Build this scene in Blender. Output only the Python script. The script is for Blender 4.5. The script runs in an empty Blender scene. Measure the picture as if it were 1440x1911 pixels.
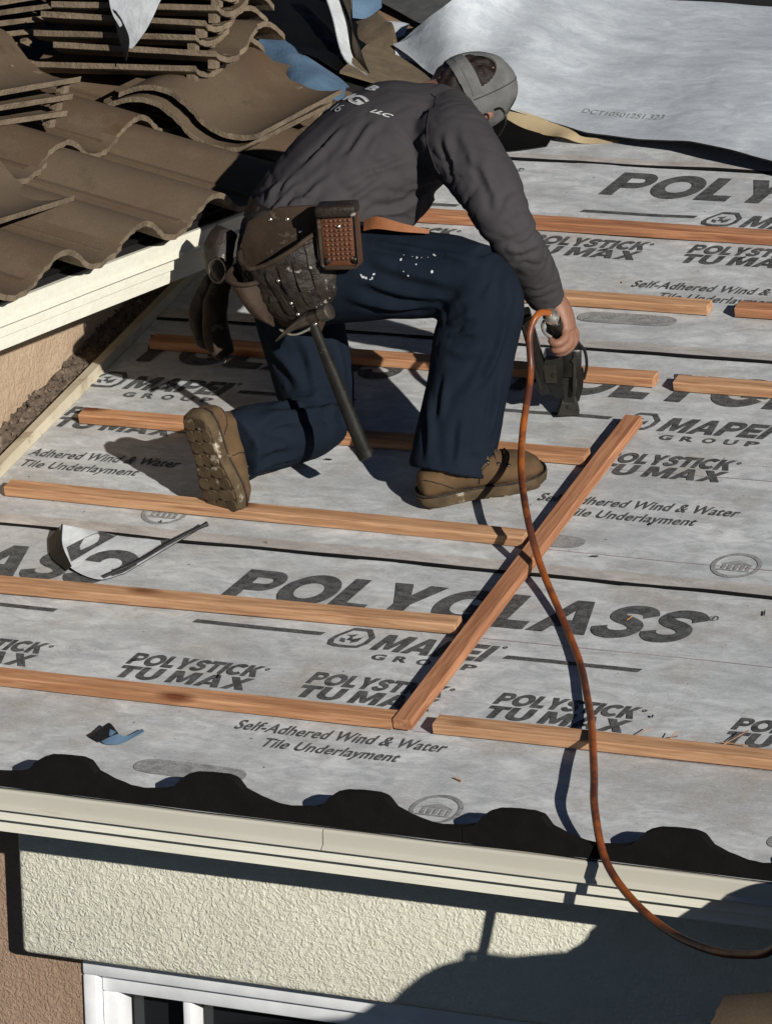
import bpy, bmesh, math, random
import numpy as np
from mathutils import Vector, Matrix, noise
from mathutils.bvhtree import BVHTree

random.seed(7)
rng = np.random.default_rng(7)
scene = bpy.context.scene
COL = scene.collection

# ------------------------------------------------------------------ camera
cam_d = bpy.data.cameras.new('camera')
cam = bpy.data.objects.new('camera', cam_d)
COL.objects.link(cam)
cam_d.sensor_fit = 'HORIZONTAL'
cam_d.sensor_width = 36.0
cam_d.lens = 36.0 * 8254.9 / 1440.0
cam_d.clip_start = 0.1
cam_d.clip_end = 500.0
cF = Vector((-0.4087167, 0.87984686, -0.2425287)).normalized()
cR = Vector((0.90893903, 0.41639031, -0.02118865)).normalized()
cU = cR.cross(cF).normalized()
cam.matrix_world = Matrix(((cR.x, cU.x, -cF.x, 2.42672), (cR.y, cU.y, -cF.y, -7.03689),
                           (cR.z, cU.z, -cF.z, 2.55320), (0, 0, 0, 1)))
scene.camera = cam

# ------------------------------------------------------------------ sky, sun, exposure
SUN_AZ, SUN_EL = math.radians(-38.5), math.radians(19.5)
to_sun = Vector((math.cos(SUN_EL) * math.cos(SUN_AZ), math.cos(SUN_EL) * math.sin(SUN_AZ), math.sin(SUN_EL)))
world = bpy.data.worlds.new('World')
scene.world = world
world.use_nodes = True
wn = world.node_tree
wn.nodes.clear()
sky = wn.nodes.new('ShaderNodeTexSky')
sky.sky_type = 'NISHITA'
sky.sun_disc = False
sky.sun_elevation = SUN_EL
sky.sun_rotation = math.atan2(to_sun.x, to_sun.y)
sky.altitude = 2000.0
sky.air_density = 0.5
sky.dust_density = 0.0
bg = wn.nodes.new('ShaderNodeBackground')
bg.inputs['Strength'].default_value = 0.05
wo = wn.nodes.new('ShaderNodeOutputWorld')
wn.links.new(sky.outputs[0], bg.inputs[0])
wn.links.new(bg.outputs[0], wo.inputs[0])
sun_d = bpy.data.lights.new('sun', 'SUN')
sun_d.energy = 5.0
sun_d.angle = math.radians(0.5)
sun_d.color = (1.0, 0.965, 0.90)
sun = bpy.data.objects.new('sun', sun_d)
COL.objects.link(sun)
sun.location = to_sun * 20
sun.rotation_euler = (-to_sun).to_track_quat('-Z', 'Y').to_euler()
scene.view_settings.view_transform = 'Standard'
scene.view_settings.look = 'None'
scene.view_settings.exposure = 0.0
scene.view_settings.gamma = 1.0

# ------------------------------------------------------------------ frames
PITCH = math.radians(15.4776)
cp, sp = math.cos(PITCH), math.sin(PITCH)
ROOF = Matrix.Rotation(PITCH, 4, 'X')            # roof frame: x along the eave, y up the slope, z off the roof
def RP(u, v, h=0.0):
    return Vector((u, v * cp - h * sp, v * sp + h * cp))
def roof_mat(u, v, h=0.0, rz=0.0):
    return ROOF @ Matrix.Translation((u, v, h)) @ Matrix.Rotation(rz, 4, 'Z')
XL, ZL = -1.96, 0.818                            # eave of the left wing
def LP(s, y, h=0.0):                             # s = distance up the left slope, y = along its eave
    return Vector((XL - s * cp + h * sp, y, ZL + s * sp + h * cp))
def left_mat(s, y, h=0.0, rz=0.0):               # local x down the slope, y along the eave, z off the roof
    m = Matrix(((cp, 0, sp, 0), (0, 1, 0, 0), (-sp, 0, cp, 0), (0, 0, 0, 1)))
    return Matrix.Translation(LP(s, y, h)) @ m @ Matrix.Rotation(rz, 4, 'Z')

# ------------------------------------------------------------------ object helpers
def tag(o, label=None, cat=None, group=None, kind=None):
    if label: o['label'] = label
    if cat: o['category'] = cat
    if group: o['group'] = group
    if kind: o['kind'] = kind
    return o
def empty(name, loc, label=None, cat=None, group=None):
    o = bpy.data.objects.new(name, None)
    COL.objects.link(o)
    o.location = loc
    o.empty_display_size = 0.05
    return tag(o, label, cat, group)
def to_mesh(name, verts, faces, mats, fmat=None, smooth=False, sharp=None):
    me = bpy.data.meshes.new(name)
    me.from_pydata([tuple(v) for v in verts], [], faces)
    for m in (mats if isinstance(mats, (list, tuple)) else [mats]):
        me.materials.append(m)
    if fmat is not None:
        me.polygons.foreach_set('material_index', fmat)
    if smooth:
        me.shade_smooth()
        if sharp: me.set_sharp_from_angle(angle=math.radians(sharp))
    me.update()
    return me
def link(name, me, parent=None, mw=None):
    o = bpy.data.objects.new(name, me)
    COL.objects.link(o)
    if parent is not None:
        o.parent = parent
        if mw is not None:
            pm = parent.matrix_basis.copy()
            if parent.parent is not None:
                pm = parent.parent.matrix_basis @ pm
            o.matrix_basis = pm.inverted() @ mw
    elif mw is not None:
        o.matrix_basis = mw
    return o
def obj(name, verts, faces, mats, parent=None, fmat=None, smooth=False, sharp=None):
    """mesh given in world coordinates; origin put at its base centre"""
    V = np.array([tuple(v) for v in verts], float)
    c = (V.min(0) + V.max(0)) / 2
    c[2] = V[:, 2].min()
    me = to_mesh(name, V - c, faces, mats, fmat, smooth, sharp)
    return link(name, me, parent, Matrix.Translation(c))
class MB:
    """collects polygons"""
    def __init__(s): s.v, s.f, s.m = [], [], []
    def add(s, v, f, m=0):
        b = len(s.v)
        s.v += [Vector(x) for x in v]
        s.f += [tuple(i + b for i in q) for q in f]
        s.m += [m] * len(f)
        return s
    def box(s, lo, hi, M=None, m=0):
        x0, y0, z0 = lo; x1, y1, z1 = hi
        v = [Vector(q) for q in ((x0,y0,z0),(x1,y0,z0),(x1,y1,z0),(x0,y1,z0),(x0,y0,z1),(x1,y0,z1),(x1,y1,z1),(x0,y1,z1))]
        if M is not None: v = [M @ q for q in v]
        return s.add(v, [(0,3,2,1),(4,5,6,7),(0,1,5,4),(1,2,6,5),(2,3,7,6),(3,0,4,7)], m)
    def rbox(s, lo, hi, r, M=None, m=0, seg=2):
        bm = bmesh.new()
        bmesh.ops.create_cube(bm, size=1)
        for q in bm.verts:
            for i in range(3):
                q.co[i] = lo[i] if q.co[i] < 0 else hi[i]
        bmesh.ops.bevel(bm, geom=bm.edges[:], offset=r, segments=seg, profile=0.5, affect='EDGES')
        bm.verts.index_update()
        v = [q.co.copy() for q in bm.verts]; f = [tuple(x.index for x in q.verts) for q in bm.faces]
        bm.free()
        if M is not None: v = [M @ q for q in v]
        return s.add(v, f, m)
    def prism(s, poly, z0, z1, M=None, m=0):
        n = len(poly)
        v = [Vector((x, y, z0)) for x, y in poly] + [Vector((x, y, z1)) for x, y in poly]
        if M is not None: v = [M @ q for q in v]
        return s.add(v, [tuple(range(n))[::-1], tuple(range(n, 2*n))] + [(i, (i+1) % n, n+(i+1) % n, n+i) for i in range(n)], m)
    def loft(s, rings, m=0, cap=True):
        n = len(rings[0]); v = [q for r in rings for q in r]; f = []
        for k in range(len(rings)-1):
            for i in range(n):
                j = (i+1) % n
                f.append((k*n+i, k*n+j, (k+1)*n+j, (k+1)*n+i))
        if cap:
            f.append(tuple(range(n))[::-1]); f.append(tuple((len(rings)-1)*n+i for i in range(n)))
        return s.add(v, f, m)
    def tube(s, pts, rad, n=12, m=0):
        pts = [Vector(q) for q in pts]
        rad = rad if isinstance(rad, (list, tuple)) else [rad]*len(pts)
        t0 = (pts[1]-pts[0]).normalized()
        a = t0.orthogonal().normalized(); rings = []
        for i, q in enumerate(pts):
            t = (pts[min(i+1, len(pts)-1)]-pts[max(i-1, 0)]).normalized()
            a = (a - t*a.dot(t)).normalized(); b = t.cross(a)
            rings.append([q + (a*math.cos(2*math.pi*k/n) + b*math.sin(2*math.pi*k/n))*rad[i] for k in range(n)])
        return s.loft(rings, m)
    def obj(s, name, mats, parent=None, smooth=False, sharp=None):
        return obj(name, s.v, s.f, mats, parent, s.m, smooth, sharp)
    def local(s, name, mats, parent, mw, smooth=False, sharp=None):
        return link(name, to_mesh(name, s.v, s.f, mats, s.m, smooth, sharp), parent, mw)
def catmull(pts, k=8):
    P = [Vector(q) for q in pts]; P = [P[0]*2-P[1]] + P + [P[-1]*2-P[-2]]; out = []
    for i in range(1, len(P)-2):
        a, b, c, d = P[i-1:i+3]
        for j in range(k):
            t = j/k
            out.append(0.5*((2*b)+(c-a)*t+(2*a-5*b+4*c-d)*t*t+(3*b-a-3*c+d)*t**3))
    return out + [P[-2]]
def nz(*c): return noise.noise(Vector(c))

# ------------------------------------------------------------------ materials
def nt(name):
    m = bpy.data.materials.new(name); m.use_nodes = True
    t = m.node_tree; t.nodes.clear()
    o = t.nodes.new('ShaderNodeOutputMaterial'); b = t.nodes.new('ShaderNodeBsdfPrincipled')
    t.links.new(b.outputs[0], o.inputs[0])
    return m, t, b
def lk(t, a, b): t.links.new(a, b)
def coords(t, stretch=(1, 1, 1), rand=True, rot=(0, 0, 0)):
    tc = t.nodes.new('ShaderNodeTexCoord'); out = tc.outputs['Object']
    if rand:
        oi = t.nodes.new('ShaderNodeObjectInfo'); mul = t.nodes.new('ShaderNodeVectorMath'); mul.operation = 'MULTIPLY_ADD'
        mul.inputs[1].default_value = (1, 1, 1)
        sc = t.nodes.new('ShaderNodeMath'); sc.operation = 'MULTIPLY'; sc.inputs[1].default_value = 31.7
        lk(t, oi.outputs['Random'], sc.inputs[0]); lk(t, out, mul.inputs[0]); lk(t, sc.outputs[0], mul.inputs[2]); out = mul.outputs[0]
    mp = t.nodes.new('ShaderNodeMapping'); mp.inputs['Scale'].default_value = stretch; mp.inputs['Rotation'].default_value = rot
    lk(t, out, mp.inputs[0])
    return mp.outputs[0]
def nse(t, vec, scale, detail=5, rough=0.6, dist=0.0):
    n = t.nodes.new('ShaderNodeTexNoise'); n.inputs['Scale'].default_value = scale; n.inputs['Detail'].default_value = detail
    n.inputs['Roughness'].default_value = rough; n.inputs['Distortion'].default_value = dist
    lk(t, vec, n.inputs['Vector']); return n.outputs['Fac']
def ramp(t, fac, lo, hi, c0=(0, 0, 0, 1), c1=(1, 1, 1, 1)):
    r = t.nodes.new('ShaderNodeValToRGB'); e = r.color_ramp.elements
    e[0].position = lo; e[1].position = hi; e[0].color = c0; e[1].color = c1
    lk(t, fac, r.inputs[0]); return r.outputs[0]
def c4(c): return (c[0], c[1], c[2], 1)
def mix(t, fac, a, b, mode='MIX'):
    n = t.nodes.new('ShaderNodeMix'); n.data_type = 'RGBA'; n.blend_type = mode
    if isinstance(fac, (int, float)): n.inputs['Factor'].default_value = fac
    else: lk(t, fac, n.inputs['Factor'])
    for s, x in (('A', a), ('B', b)):
        i = [q for q in n.inputs if q.name == s and q.type == 'RGBA'][0]
        if isinstance(x, (tuple, list)): i.default_value = c4(x)
        else: lk(t, x, i)
    return [q for q in n.outputs if q.type == 'RGBA'][0]
def bump(t, b, h, strength=0.3, dist=0.01):
    n = t.nodes.new('ShaderNodeBump'); n.inputs['Strength'].default_value = strength; n.inputs['Distance'].default_value = dist
    lk(t, h, n.inputs['Height']); lk(t, n.outputs[0], b.inputs['Normal'])
def mk(name, c1, c2, scale=8, stretch=(1, 1, 1), rough=0.8, bs=0.25, bscale=None, bdist=0.004, lohi=(0.35, 0.65), stain=None, metal=0.0, spec=0.4, sheen=0.0, rot=(0,0,0), detail=6):
    m, t, b = nt(name); v = coords(t, stretch, rot=rot)
    col = mix(t, ramp(t, nse(t, v, scale, detail), *lohi), c1, c2)
    if stain:                                        # (colour, scale, lo, hi)
        col = mix(t, ramp(t, nse(t, v, stain[1], 7, 0.65), stain[2], stain[3]), col, stain[0])
    lk(t, col, b.inputs['Base Color'])
    b.inputs['Roughness'].default_value = rough; b.inputs['Metallic'].default_value = metal
    b.inputs['Specular IOR Level'].default_value = spec; b.inputs['Sheen Weight'].default_value = sheen
    if bs: bump(t, b, nse(t, v, bscale or scale*3, 6), bs, bdist)
    return m
def wood(name, c1, c2, dark):
    m, t, b = nt(name); v = coords(t, (0.9, 16, 16))
    n1 = nse(t, v, 5, 6, 0.6, 0.6)
    v2 = coords(t, (2.2, 42, 42)); n2 = nse(t, v2, 4, 4, 0.6, 0.3)
    col = mix(t, ramp(t, n1, 0.38, 0.60), tuple(c*1.08 for c in c1), tuple(c*.86 for c in c2))
    col = mix(t, mix(t, 0.7, (0, 0, 0), ramp(t, n2, 0.52, 0.72)), col, dark)
    v3 = coords(t, (3.4, 9, 9)); vo = t.nodes.new('ShaderNodeTexVoronoi'); vo.inputs['Scale'].default_value = 1.0; lk(t, v3, vo.inputs['Vector'])
    col = mix(t, ramp(t, vo.outputs['Distance'], 0.08, 0.19, (1,1,1,1), (0,0,0,1)), col, (dark[0]*.6, dark[1]*.5, dark[2]*.5))
    lk(t, col, b.inputs['Base Color']); b.inputs['Roughness'].default_value = 0.75; b.inputs['Specular IOR Level'].default_value = 0.25
    bump(t, b, n2, 0.25, 0.002)
    return m
def underlay_mat(name, base, shade, stain_amt=1.0):
    m, t, b = nt(name); v = coords(t, (1, 1, 1), rand=False)
    vs = coords(t, (0.55, 1.3, 1), rand=False, rot=(0, 0, 0.35))
    col = mix(t, ramp(t, nse(t, vs, 24, 8, 0.72, 0.8), 0.38, 0.63), shade, base)
    col = mix(t, ramp(t, nse(t, vs, 5, 6, 0.65, 0.8), 0.42, 0.75), col, tuple(c*0.80 for c in shade))
    st = ramp(t, nse(t, v, 4.2, 9, 0.72), 0.50, 0.72)
    col = mix(t, mix(t, 0.5*stain_amt, (0, 0, 0), st), col, (0.27, 0.215, 0.165))
    sm = ramp(t, nse(t, v, 13, 8, 0.75), 0.60, 0.74)
    col = mix(t, mix(t, 0.45*stain_amt, (0, 0, 0), sm), col, (0.20, 0.17, 0.145))
    fib = ramp(t, nse(t, coords(t, (1, 3, 1), rand=False, rot=(0, 0, 0.5)), 160, 4, 0.7), 0.35, 0.7)
    col = mix(t, mix(t, 0.3, (0, 0, 0), fib), col, tuple(min(1, c*1.25) for c in base))
    spk = ramp(t, nse(t, v, 75, 3, 0.5), 0.735, 0.76)
    col = mix(t, mix(t, 0.55*stain_amt, (0, 0, 0), spk), col, (0.05, 0.045, 0.04))
    lk(t, col, b.inputs['Base Color']); b.inputs['Roughness'].default_value = 0.85; b.inputs['Specular IOR Level'].default_value = 0.2
    bump(t, b, nse(t, vs, 22, 7, 0.7), 0.35, 0.006)
    return m
def ink_mat(name, c1, c2, lo=0.4, hi=0.75):
    m, t, b = nt(name); v = coords(t, (0.6, 1.3, 1), rand=True, rot=(0, 0, .35))
    col = mix(t, ramp(t, nse(t, v, 60, 8, 0.75), lo, hi), c1, c2)
    col = mix(t, ramp(t, nse(t, v, 420, 3, 0.6), 0.56, 0.72), col, tuple(c*1.9 for c in c2))
    lk(t, col, b.inputs['Base Color']); b.inputs['Roughness'].default_value = 0.9; b.inputs['Specular IOR Level'].default_value = 0.2
    return m
def stucco_mat(name, c1, c2, scale=60, strength=0.9):
    m, t, b = nt(name); v = coords(t, (1, 1, 1), rand=False)
    col = mix(t, ramp(t, nse(t, v, 9, 6), 0.35, 0.7), c1, c2)
    lk(t, col, b.inputs['Base Color']); b.inputs['Roughness'].default_value = 0.92; b.inputs['Specular IOR Level'].default_value = 0.2
    n = nse(t, v, scale, 4, 0.55, 1.1)
    bump(t, b, ramp(t, n, 0.42, 0.62), strength, 0.010)
    return m
def tile_mat(name, c1, c2, speck):
    m, t, b = nt(name); v = coords(t, (1, 1, 1))
    col = mix(t, ramp(t, nse(t, v, 5, 6, 0.6), 0.3, 0.7), c1, c2)
    col = mix(t, ramp(t, nse(t, v, 420, 3, 0.6), 0.45, 0.75), col, speck)
    col = mix(t, ramp(t, nse(t, v, 2.3, 5, 0.6), 0.45, 0.75), col, (c1[0]*1.05, c1[1]*.86, c1[2]*.80))
    col = mix(t, ramp(t, nse(t, v, 11, 8, 0.7), 0.60, 0.78), col, tuple(c*0.62 for c in c1))
    col = mix(t, ramp(t, nse(t, v, 24, 3, 0.5), 0.775, 0.79), col, (0.4, 0.37, 0.32))
    oi = t.nodes.new('ShaderNodeObjectInfo')
    col = mix(t, ramp(t, oi.outputs['Random'], 0.0, 1.0, (0, 0, 0, 1), (.38, .38, .38, 1)), col, (speck[0]*.95, speck[1]*.97, speck[2]*1.08))
    col = mix(t, mix(t, .5, (0, 0, 0), ramp(t, nse(t, v, 7, 9, 0.75), 0.52, 0.72)), col, (speck[0]*1.1, speck[1]*1.1, speck[2]*1.15))
    lk(t, col, b.inputs['Base Color']); b.inputs['Roughness'].default_value = 0.9; b.inputs['Specular IOR Level'].default_value = 0.25
    bump(t, b, nse(t, v, 240, 4, 0.6), 0.4, 0.0025)
    return m
def cloth_mat(name, c1, c2, spots=None):
    m, t, b = nt(name); v = coords(t, (1, 1, 1), rand=False)
    col = mix(t, ramp(t, nse(t, v, 7, 6, 0.6), 0.3, 0.7), c1, c2)
    if spots:
        col = mix(t, ramp(t, nse(t, v, spots[1], 5, 0.65), spots[2], spots[2]+0.03), col, spots[0])
    lk(t, col, b.inputs['Base Color']); b.inputs['Roughness'].default_value = 0.95; b.inputs['Specular IOR Level'].default_value = 0.06
    bump(t, b, nse(t, v, 420, 3, 0.6), 0.25, 0.0015)
    return m
def plain(name, c, rough=0.6, metal=0.0, spec=0.4, trans=0.0):
    m, t, b = nt(name); v = coords(t)
    col = mix(t, ramp(t, nse(t, v, 14, 6), 0.3, 0.7), tuple(x*0.9 for x in c), tuple(min(1, x*1.1) for x in c))
    lk(t, col, b.inputs['Base Color']); b.inputs['Roughness'].default_value = rough; b.inputs['Metallic'].default_value = metal
    b.inputs['Specular IOR Level'].default_value = spec
    return m

U_MAT = underlay_mat('underlay_fabric', (0.61, 0.62, 0.62), (0.35, 0.362, 0.37), 1.4)
U_DUST = underlay_mat('underlay_fabric_dusty', (0.56, 0.525, 0.495), (0.335, 0.305, 0.285), 1.3)
U_NEW = underlay_mat('underlay_fabric_clean', (0.55, 0.58, 0.605), (0.37, 0.405, 0.44), 0.10)
INK = ink_mat('print_ink', (0.036, 0.036, 0.037), (0.125, 0.125, 0.124), 0.38, 0.66)
INK_P = ink_mat('print_ink_pale', (0.15, 0.15, 0.148), (0.30, 0.30, 0.295), 0.35, 0.6)
BLACK = mk('black_bitumen', (0.006, 0.006, 0.0065), (0.012, 0.0115, 0.0115), 12, rough=0.55, bs=0.3)
FOAM = mk('closure_foam', (0.0048, 0.0046, 0.0040), (0.0075, 0.0070, 0.006), 30, rough=0.9, spec=0.15, bs=0.4, bscale=160, bdist=0.002)
WOODS = [wood('fir_orange', (0.52, 0.275, 0.145), (0.43, 0.205, 0.100), (0.24, 0.090, 0.038)),
         wood('fir_tan', (0.54, 0.315, 0.175), (0.45, 0.240, 0.125), (0.25, 0.105, 0.045)),
         wood('fir_red', (0.46, 0.220, 0.115), (0.36, 0.155, 0.078), (0.21, 0.075, 0.035))]
CREAM = mk('cream_paint', (0.80, 0.78, 0.66), (0.74, 0.715, 0.60), 20, (0.25, 1, 2.5), 0.6, 0.35, 45, 0.004)
DRIP = mk('drip_metal_paint', (0.56, 0.53, 0.45), (0.52, 0.49, 0.41), 5, (0.3, 1, 1), 0.5, 0.12, 8, 0.003, stain=((0.36, 0.30, 0.23), 14, 0.66, 0.8))
STUC_C = stucco_mat('stucco_cream', (0.80, 0.78, 0.64), (0.75, 0.725, 0.59), 88, 0.42)
STUC_B = stucco_mat('stucco_tan', (0.37, 0.255, 0.18), (0.33, 0.225, 0.155), 95, 0.45)
STUC_S = stucco_mat('stucco_side', (0.47, 0.355, 0.245), (0.41, 0.295, 0.20), 55, 0.4)
VINYL = plain('white_vinyl', (0.78, 0.79, 0.80), 0.35)
GLASS, _t, _b = nt('dark_glass')
_b.inputs['Base Color'].default_value = (0.012, 0.014, 0.016, 1); _b.inputs['Roughness'].default_value = 0.06
TILE = tile_mat('concrete_tile', (0.080, 0.055, 0.033), (0.100, 0.070, 0.042), (0.145, 0.106, 0.067))
TILE_E = mk('tile_edge', (0.215, 0.165, 0.110), (0.155, 0.115, 0.075), 30, rough=0.92, bs=0.8, bscale=120, bdist=0.006, stain=((0.085, 0.062, 0.042), 12, 0.5, 0.72))
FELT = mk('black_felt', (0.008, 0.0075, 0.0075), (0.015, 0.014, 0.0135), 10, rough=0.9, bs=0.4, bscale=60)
PLY = mk('plywood_deck', (0.30, 0.19, 0.115), (0.22, 0.135, 0.08), 5, (1, 6, 1), 0.85, 0.4, 20, stain=((0.12, 0.075, 0.05), 6, 0.5, 0.75))
EAVE = mk('soffit_shade', (0.040, 0.030, 0.022), (0.026, 0.019, 0.014), 6, (0.5, 8, 1), 0.85, 0.3, 20)  # cream soffit coloured near-black to carry the shade under the eave
BLUE = mk('blue_film', (0.115, 0.185, 0.265), (0.085, 0.145, 0.215), 8, rough=0.45, bs=0.5, bscale=14, bdist=0.01)
KRAFT = mk('kraft_paper', (0.44, 0.34, 0.20), (0.36, 0.27, 0.155), 9, rough=0.85, bs=0.4, bscale=18, bdist=0.008)
TANFELT = mk('tan_felt', (0.17, 0.125, 0.075), (0.115, 0.085, 0.052), 14, rough=0.9, bs=0.5, bscale=50, stain=((0.25, 0.20, 0.13), 30, 0.6, 0.75))
SHADE_FILM = mk('black_film_shade', (0.003, 0.003, 0.003), (0.005, 0.005, 0.005), 8, rough=0.6, spec=0.08, bs=0.6, bscale=12, bdist=0.01)  # near-black: carries shadow as well as black plastic
PAPER = mk('torn_membrane', (0.62, 0.64, 0.65), (0.46, 0.48, 0.50), 18, rough=0.85, bs=0.5, bscale=20, bdist=0.01)
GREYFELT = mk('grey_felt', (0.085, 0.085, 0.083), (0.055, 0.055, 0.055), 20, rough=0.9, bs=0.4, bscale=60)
GROUND = mk('ground_dark', (0.032, 0.031, 0.030), (0.022, 0.021, 0.021), 2, rough=1.0, spec=0.05)  # unseen ground, darkened to lessen light bounced onto the wall
DIRT = mk('mortar_rubble', (0.145, 0.108, 0.078), (0.075, 0.056, 0.042), 60, rough=0.95, bs=0.8, bscale=140, stain=((0.27, 0.215, 0.16), 40, 0.56, 0.7))
SHIRT = cloth_mat('shirt_jersey', (0.050, 0.0455, 0.0485), (0.058, 0.053, 0.056))
SHIRT_P = plain('shirt_print', (0.62, 0.62, 0.60), 0.8)
PANTS = cloth_mat('work_trousers', (0.0085, 0.0128, 0.0205), (0.0120, 0.0172, 0.0265), ((0.12, 0.14, 0.16), 85, 0.735))
SUEDE = mk('boot_suede', (0.125, 0.072, 0.031), (0.078, 0.045, 0.021), 16, rough=0.9, bs=0.35, bscale=60, stain=((0.055, 0.034, 0.018), 9, 0.5, 0.72))
SOLE = mk('boot_sole', (0.120, 0.085, 0.048), (0.065, 0.046, 0.027), 24, rough=0.95, spec=0.15, bs=0.5, bscale=70, stain=((0.46, 0.41, 0.32), 15, 0.60, 0.66))
LEATHER = mk('worn_leather', (0.056, 0.036, 0.024), (0.027, 0.018, 0.012), 12, rough=0.75, spec=0.2, bs=0.35, bscale=60, stain=((0.15, 0.115, 0.08), 24, 0.62, 0.72))
LEATHER_D = mk('dark_leather', (0.013, 0.010, 0.008), (0.032, 0.023, 0.017), 22, rough=0.5, spec=0.3, bs=0.8, bscale=45, bdist=0.008, stain=((0.30, 0.27, 0.24), 38, 0.64, 0.67))
POUCH = mk('pouch_leather', (0.052, 0.033, 0.021), (0.030, 0.019, 0.013), 16, rough=0.65, spec=0.25, bs=0.4, bscale=60, stain=((0.10, 0.075, 0.052), 22, 0.60, 0.72))
LEATHER_R = mk('tooled_leather', (0.125, 0.050, 0.024), (0.080, 0.031, 0.016), 18, rough=0.4, bs=0.3, bscale=60)
LACE = mk('boot_lace', (0.10, 0.060, 0.035), (0.06, 0.035, 0.02), 40, rough=0.8)
STRAP = mk('tan_strap', (0.34, 0.135, 0.055), (0.26, 0.10, 0.04), 20, rough=0.5)
STEEL = mk('worn_steel', (0.17, 0.145, 0.115), (0.08, 0.068, 0.053), 20, rough=0.42, metal=0.85, bs=0.2)
CHROME = plain('chrome', (0.72, 0.70, 0.62), 0.22, 0.9)
GUN = mk('gun_black', (0.007, 0.0068, 0.006), (0.013, 0.012, 0.0105), 25, rough=0.36, bs=0.2, bscale=80)
GUN_G = mk('gun_metal', (0.060, 0.055, 0.045), (0.030, 0.028, 0.023), 25, rough=0.35, bs=0.3, metal=0.6)
GRIP = mk('hammer_grip', (0.006, 0.0058, 0.005), (0.014, 0.013, 0.010), 22, rough=0.55, spec=0.2, bs=0.4, bscale=60, stain=((0.12, 0.11, 0.09), 30, 0.63, 0.72))
HOSE = mk('orange_hose', (0.36, 0.105, 0.018), (0.25, 0.062, 0.014), 5, rough=0.38, bs=0.15, stain=((0.085, 0.028, 0.016), 9, 0.42, 0.58))
SKIN = mk('skin', (0.27, 0.135, 0.088), (0.22, 0.105, 0.068), 16, rough=0.55, bs=0.15, bscale=90, bdist=0.002)
HAIR = mk('brown_hair', (0.007, 0.004, 0.003), (0.020, 0.0095, 0.006), 40, (1, 1, 6), 0.55, 0.6, 90, 0.004)
CAP = mk('grey_cap', (0.150, 0.150, 0.144), (0.100, 0.100, 0.096), 22, rough=0.95, spec=0.1, bs=0.5, bscale=260, bdist=0.002)
CAP_D = mk('cap_dark', (0.030, 0.029, 0.028), (0.020, 0.020, 0.019), 20, rough=0.8)
FLASH = mk('flashing_paint', (0.56, 0.50, 0.38), (0.46, 0.40, 0.29), 8, rough=0.6, stain=((0.25, 0.19, 0.13), 16, 0.58, 0.72))

# ================================================================== SETTING
gm = to_mesh('ground', [(-150,-150,0),(150,-150,0),(150,150,0),(-150,150,0)], [(0,1,2,3)], GROUND)
tag(link('ground', gm, None, Matrix.Translation((0,0,-3.05))), 'unseen ground around the house, darkened to cut bounce light', kind='structure')

def slab(poly_uv, h0, h1, M):
    b = MB(); n = len(poly_uv)
    b.add([M @ Vector((x, y, h0)) for x, y in poly_uv] + [M @ Vector((x, y, h1)) for x, y in poly_uv],
          [tuple(range(n))[::-1], tuple(range(n, 2*n))] + [(i, (i+1) % n, n+(i+1) % n, n+i) for i in range(n)])
    return b
def extrude_x(prof, x0, x1, wob=0.0, step=0.12):
    """profile of (y, z) swept along x, with slight waviness"""
    n = len(prof); k = max(1, int((x1-x0)/step)); b = MB(); rings = []
    for i in range(k+1):
        x = x0+(x1-x0)*i/k; dy, dz = wob*nz(x*2.1, 3.3, 0), wob*nz(x*1.7, 9.1, 4)
        rings.append([Vector((x, y+dy, z+dz)) for y, z in prof])
    b.loft(rings); return b

# ---- the house: main roof, eave, front wall and window
house = empty('house', (-1.0, 0.3, -3.0), 'stucco house with cream eave and a window under the bare roof slope', 'house')
slab([(-2.4,0.012),(0.16,0.012),(4.9,4.95),(4.9,5.2),(-3.95,5.2),(-2.4,3.53)], -0.03, -0.004, ROOF).obj('roof_deck', PLY, house)
GAP = -0.982
for x0, x1 in ((-2.38, GAP-0.0015), (GAP+0.0015, 0.15)):
    extrude_x([(0.03,-0.002),(-0.006,-0.0035),(-0.010,-0.008),(-0.010,-0.033),(-0.016,-0.037),(-0.018,-0.041),(-0.012,-0.044),(0.0,-0.042),(-0.002,-0.012),(0.03,-0.008)], x0, x1, 0.0015).obj('drip_edge', DRIP, house, smooth=True, sharp=35)
extrude_x([(0.0025,-0.013),(0.0025,-0.068),(0.028,-0.068),(0.028,-0.013)], -2.38, 0.152, 0.001).obj('fascia_board', CREAM, house)
extrude_x([(0.027,-0.0750),(0.027,-0.1005),(0.050,-0.1005),(0.050,-0.0750)], -2.38, 0.152, 0.001).obj('lower_fascia_board', CREAM, house)
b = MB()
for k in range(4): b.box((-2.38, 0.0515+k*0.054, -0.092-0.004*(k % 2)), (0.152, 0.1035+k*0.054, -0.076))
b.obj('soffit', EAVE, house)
WX0, WX1, WZ0, WZ1 = -1.655, 0.35, -1.75, -0.437
b = MB()
b.box((-3.2,0.27,-3.05),(WX0,0.42,-0.09)).box((WX1,0.27,-3.05),(1.2,0.42,-0.09)).box((WX0,0.27,WZ1),(WX1,0.42,-0.09)).box((WX0,0.27,-3.05),(WX1,0.42,WZ0))
b.obj('front_wall', STUC_B, house)
b = MB(); b.rbox((-1.765,0.215,-0.424),(0.45,0.30,-0.105), 0.014, None, 0, 3)
b.obj('stucco_band', STUC_C, house, smooth=True, sharp=60)
win = b = MB(); win = empty('window', (-0.6, 0.27, WZ0)); win.parent = house; win.matrix_basis = Matrix.Translation((0.4, -0.03, WZ0+3.0))
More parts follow.
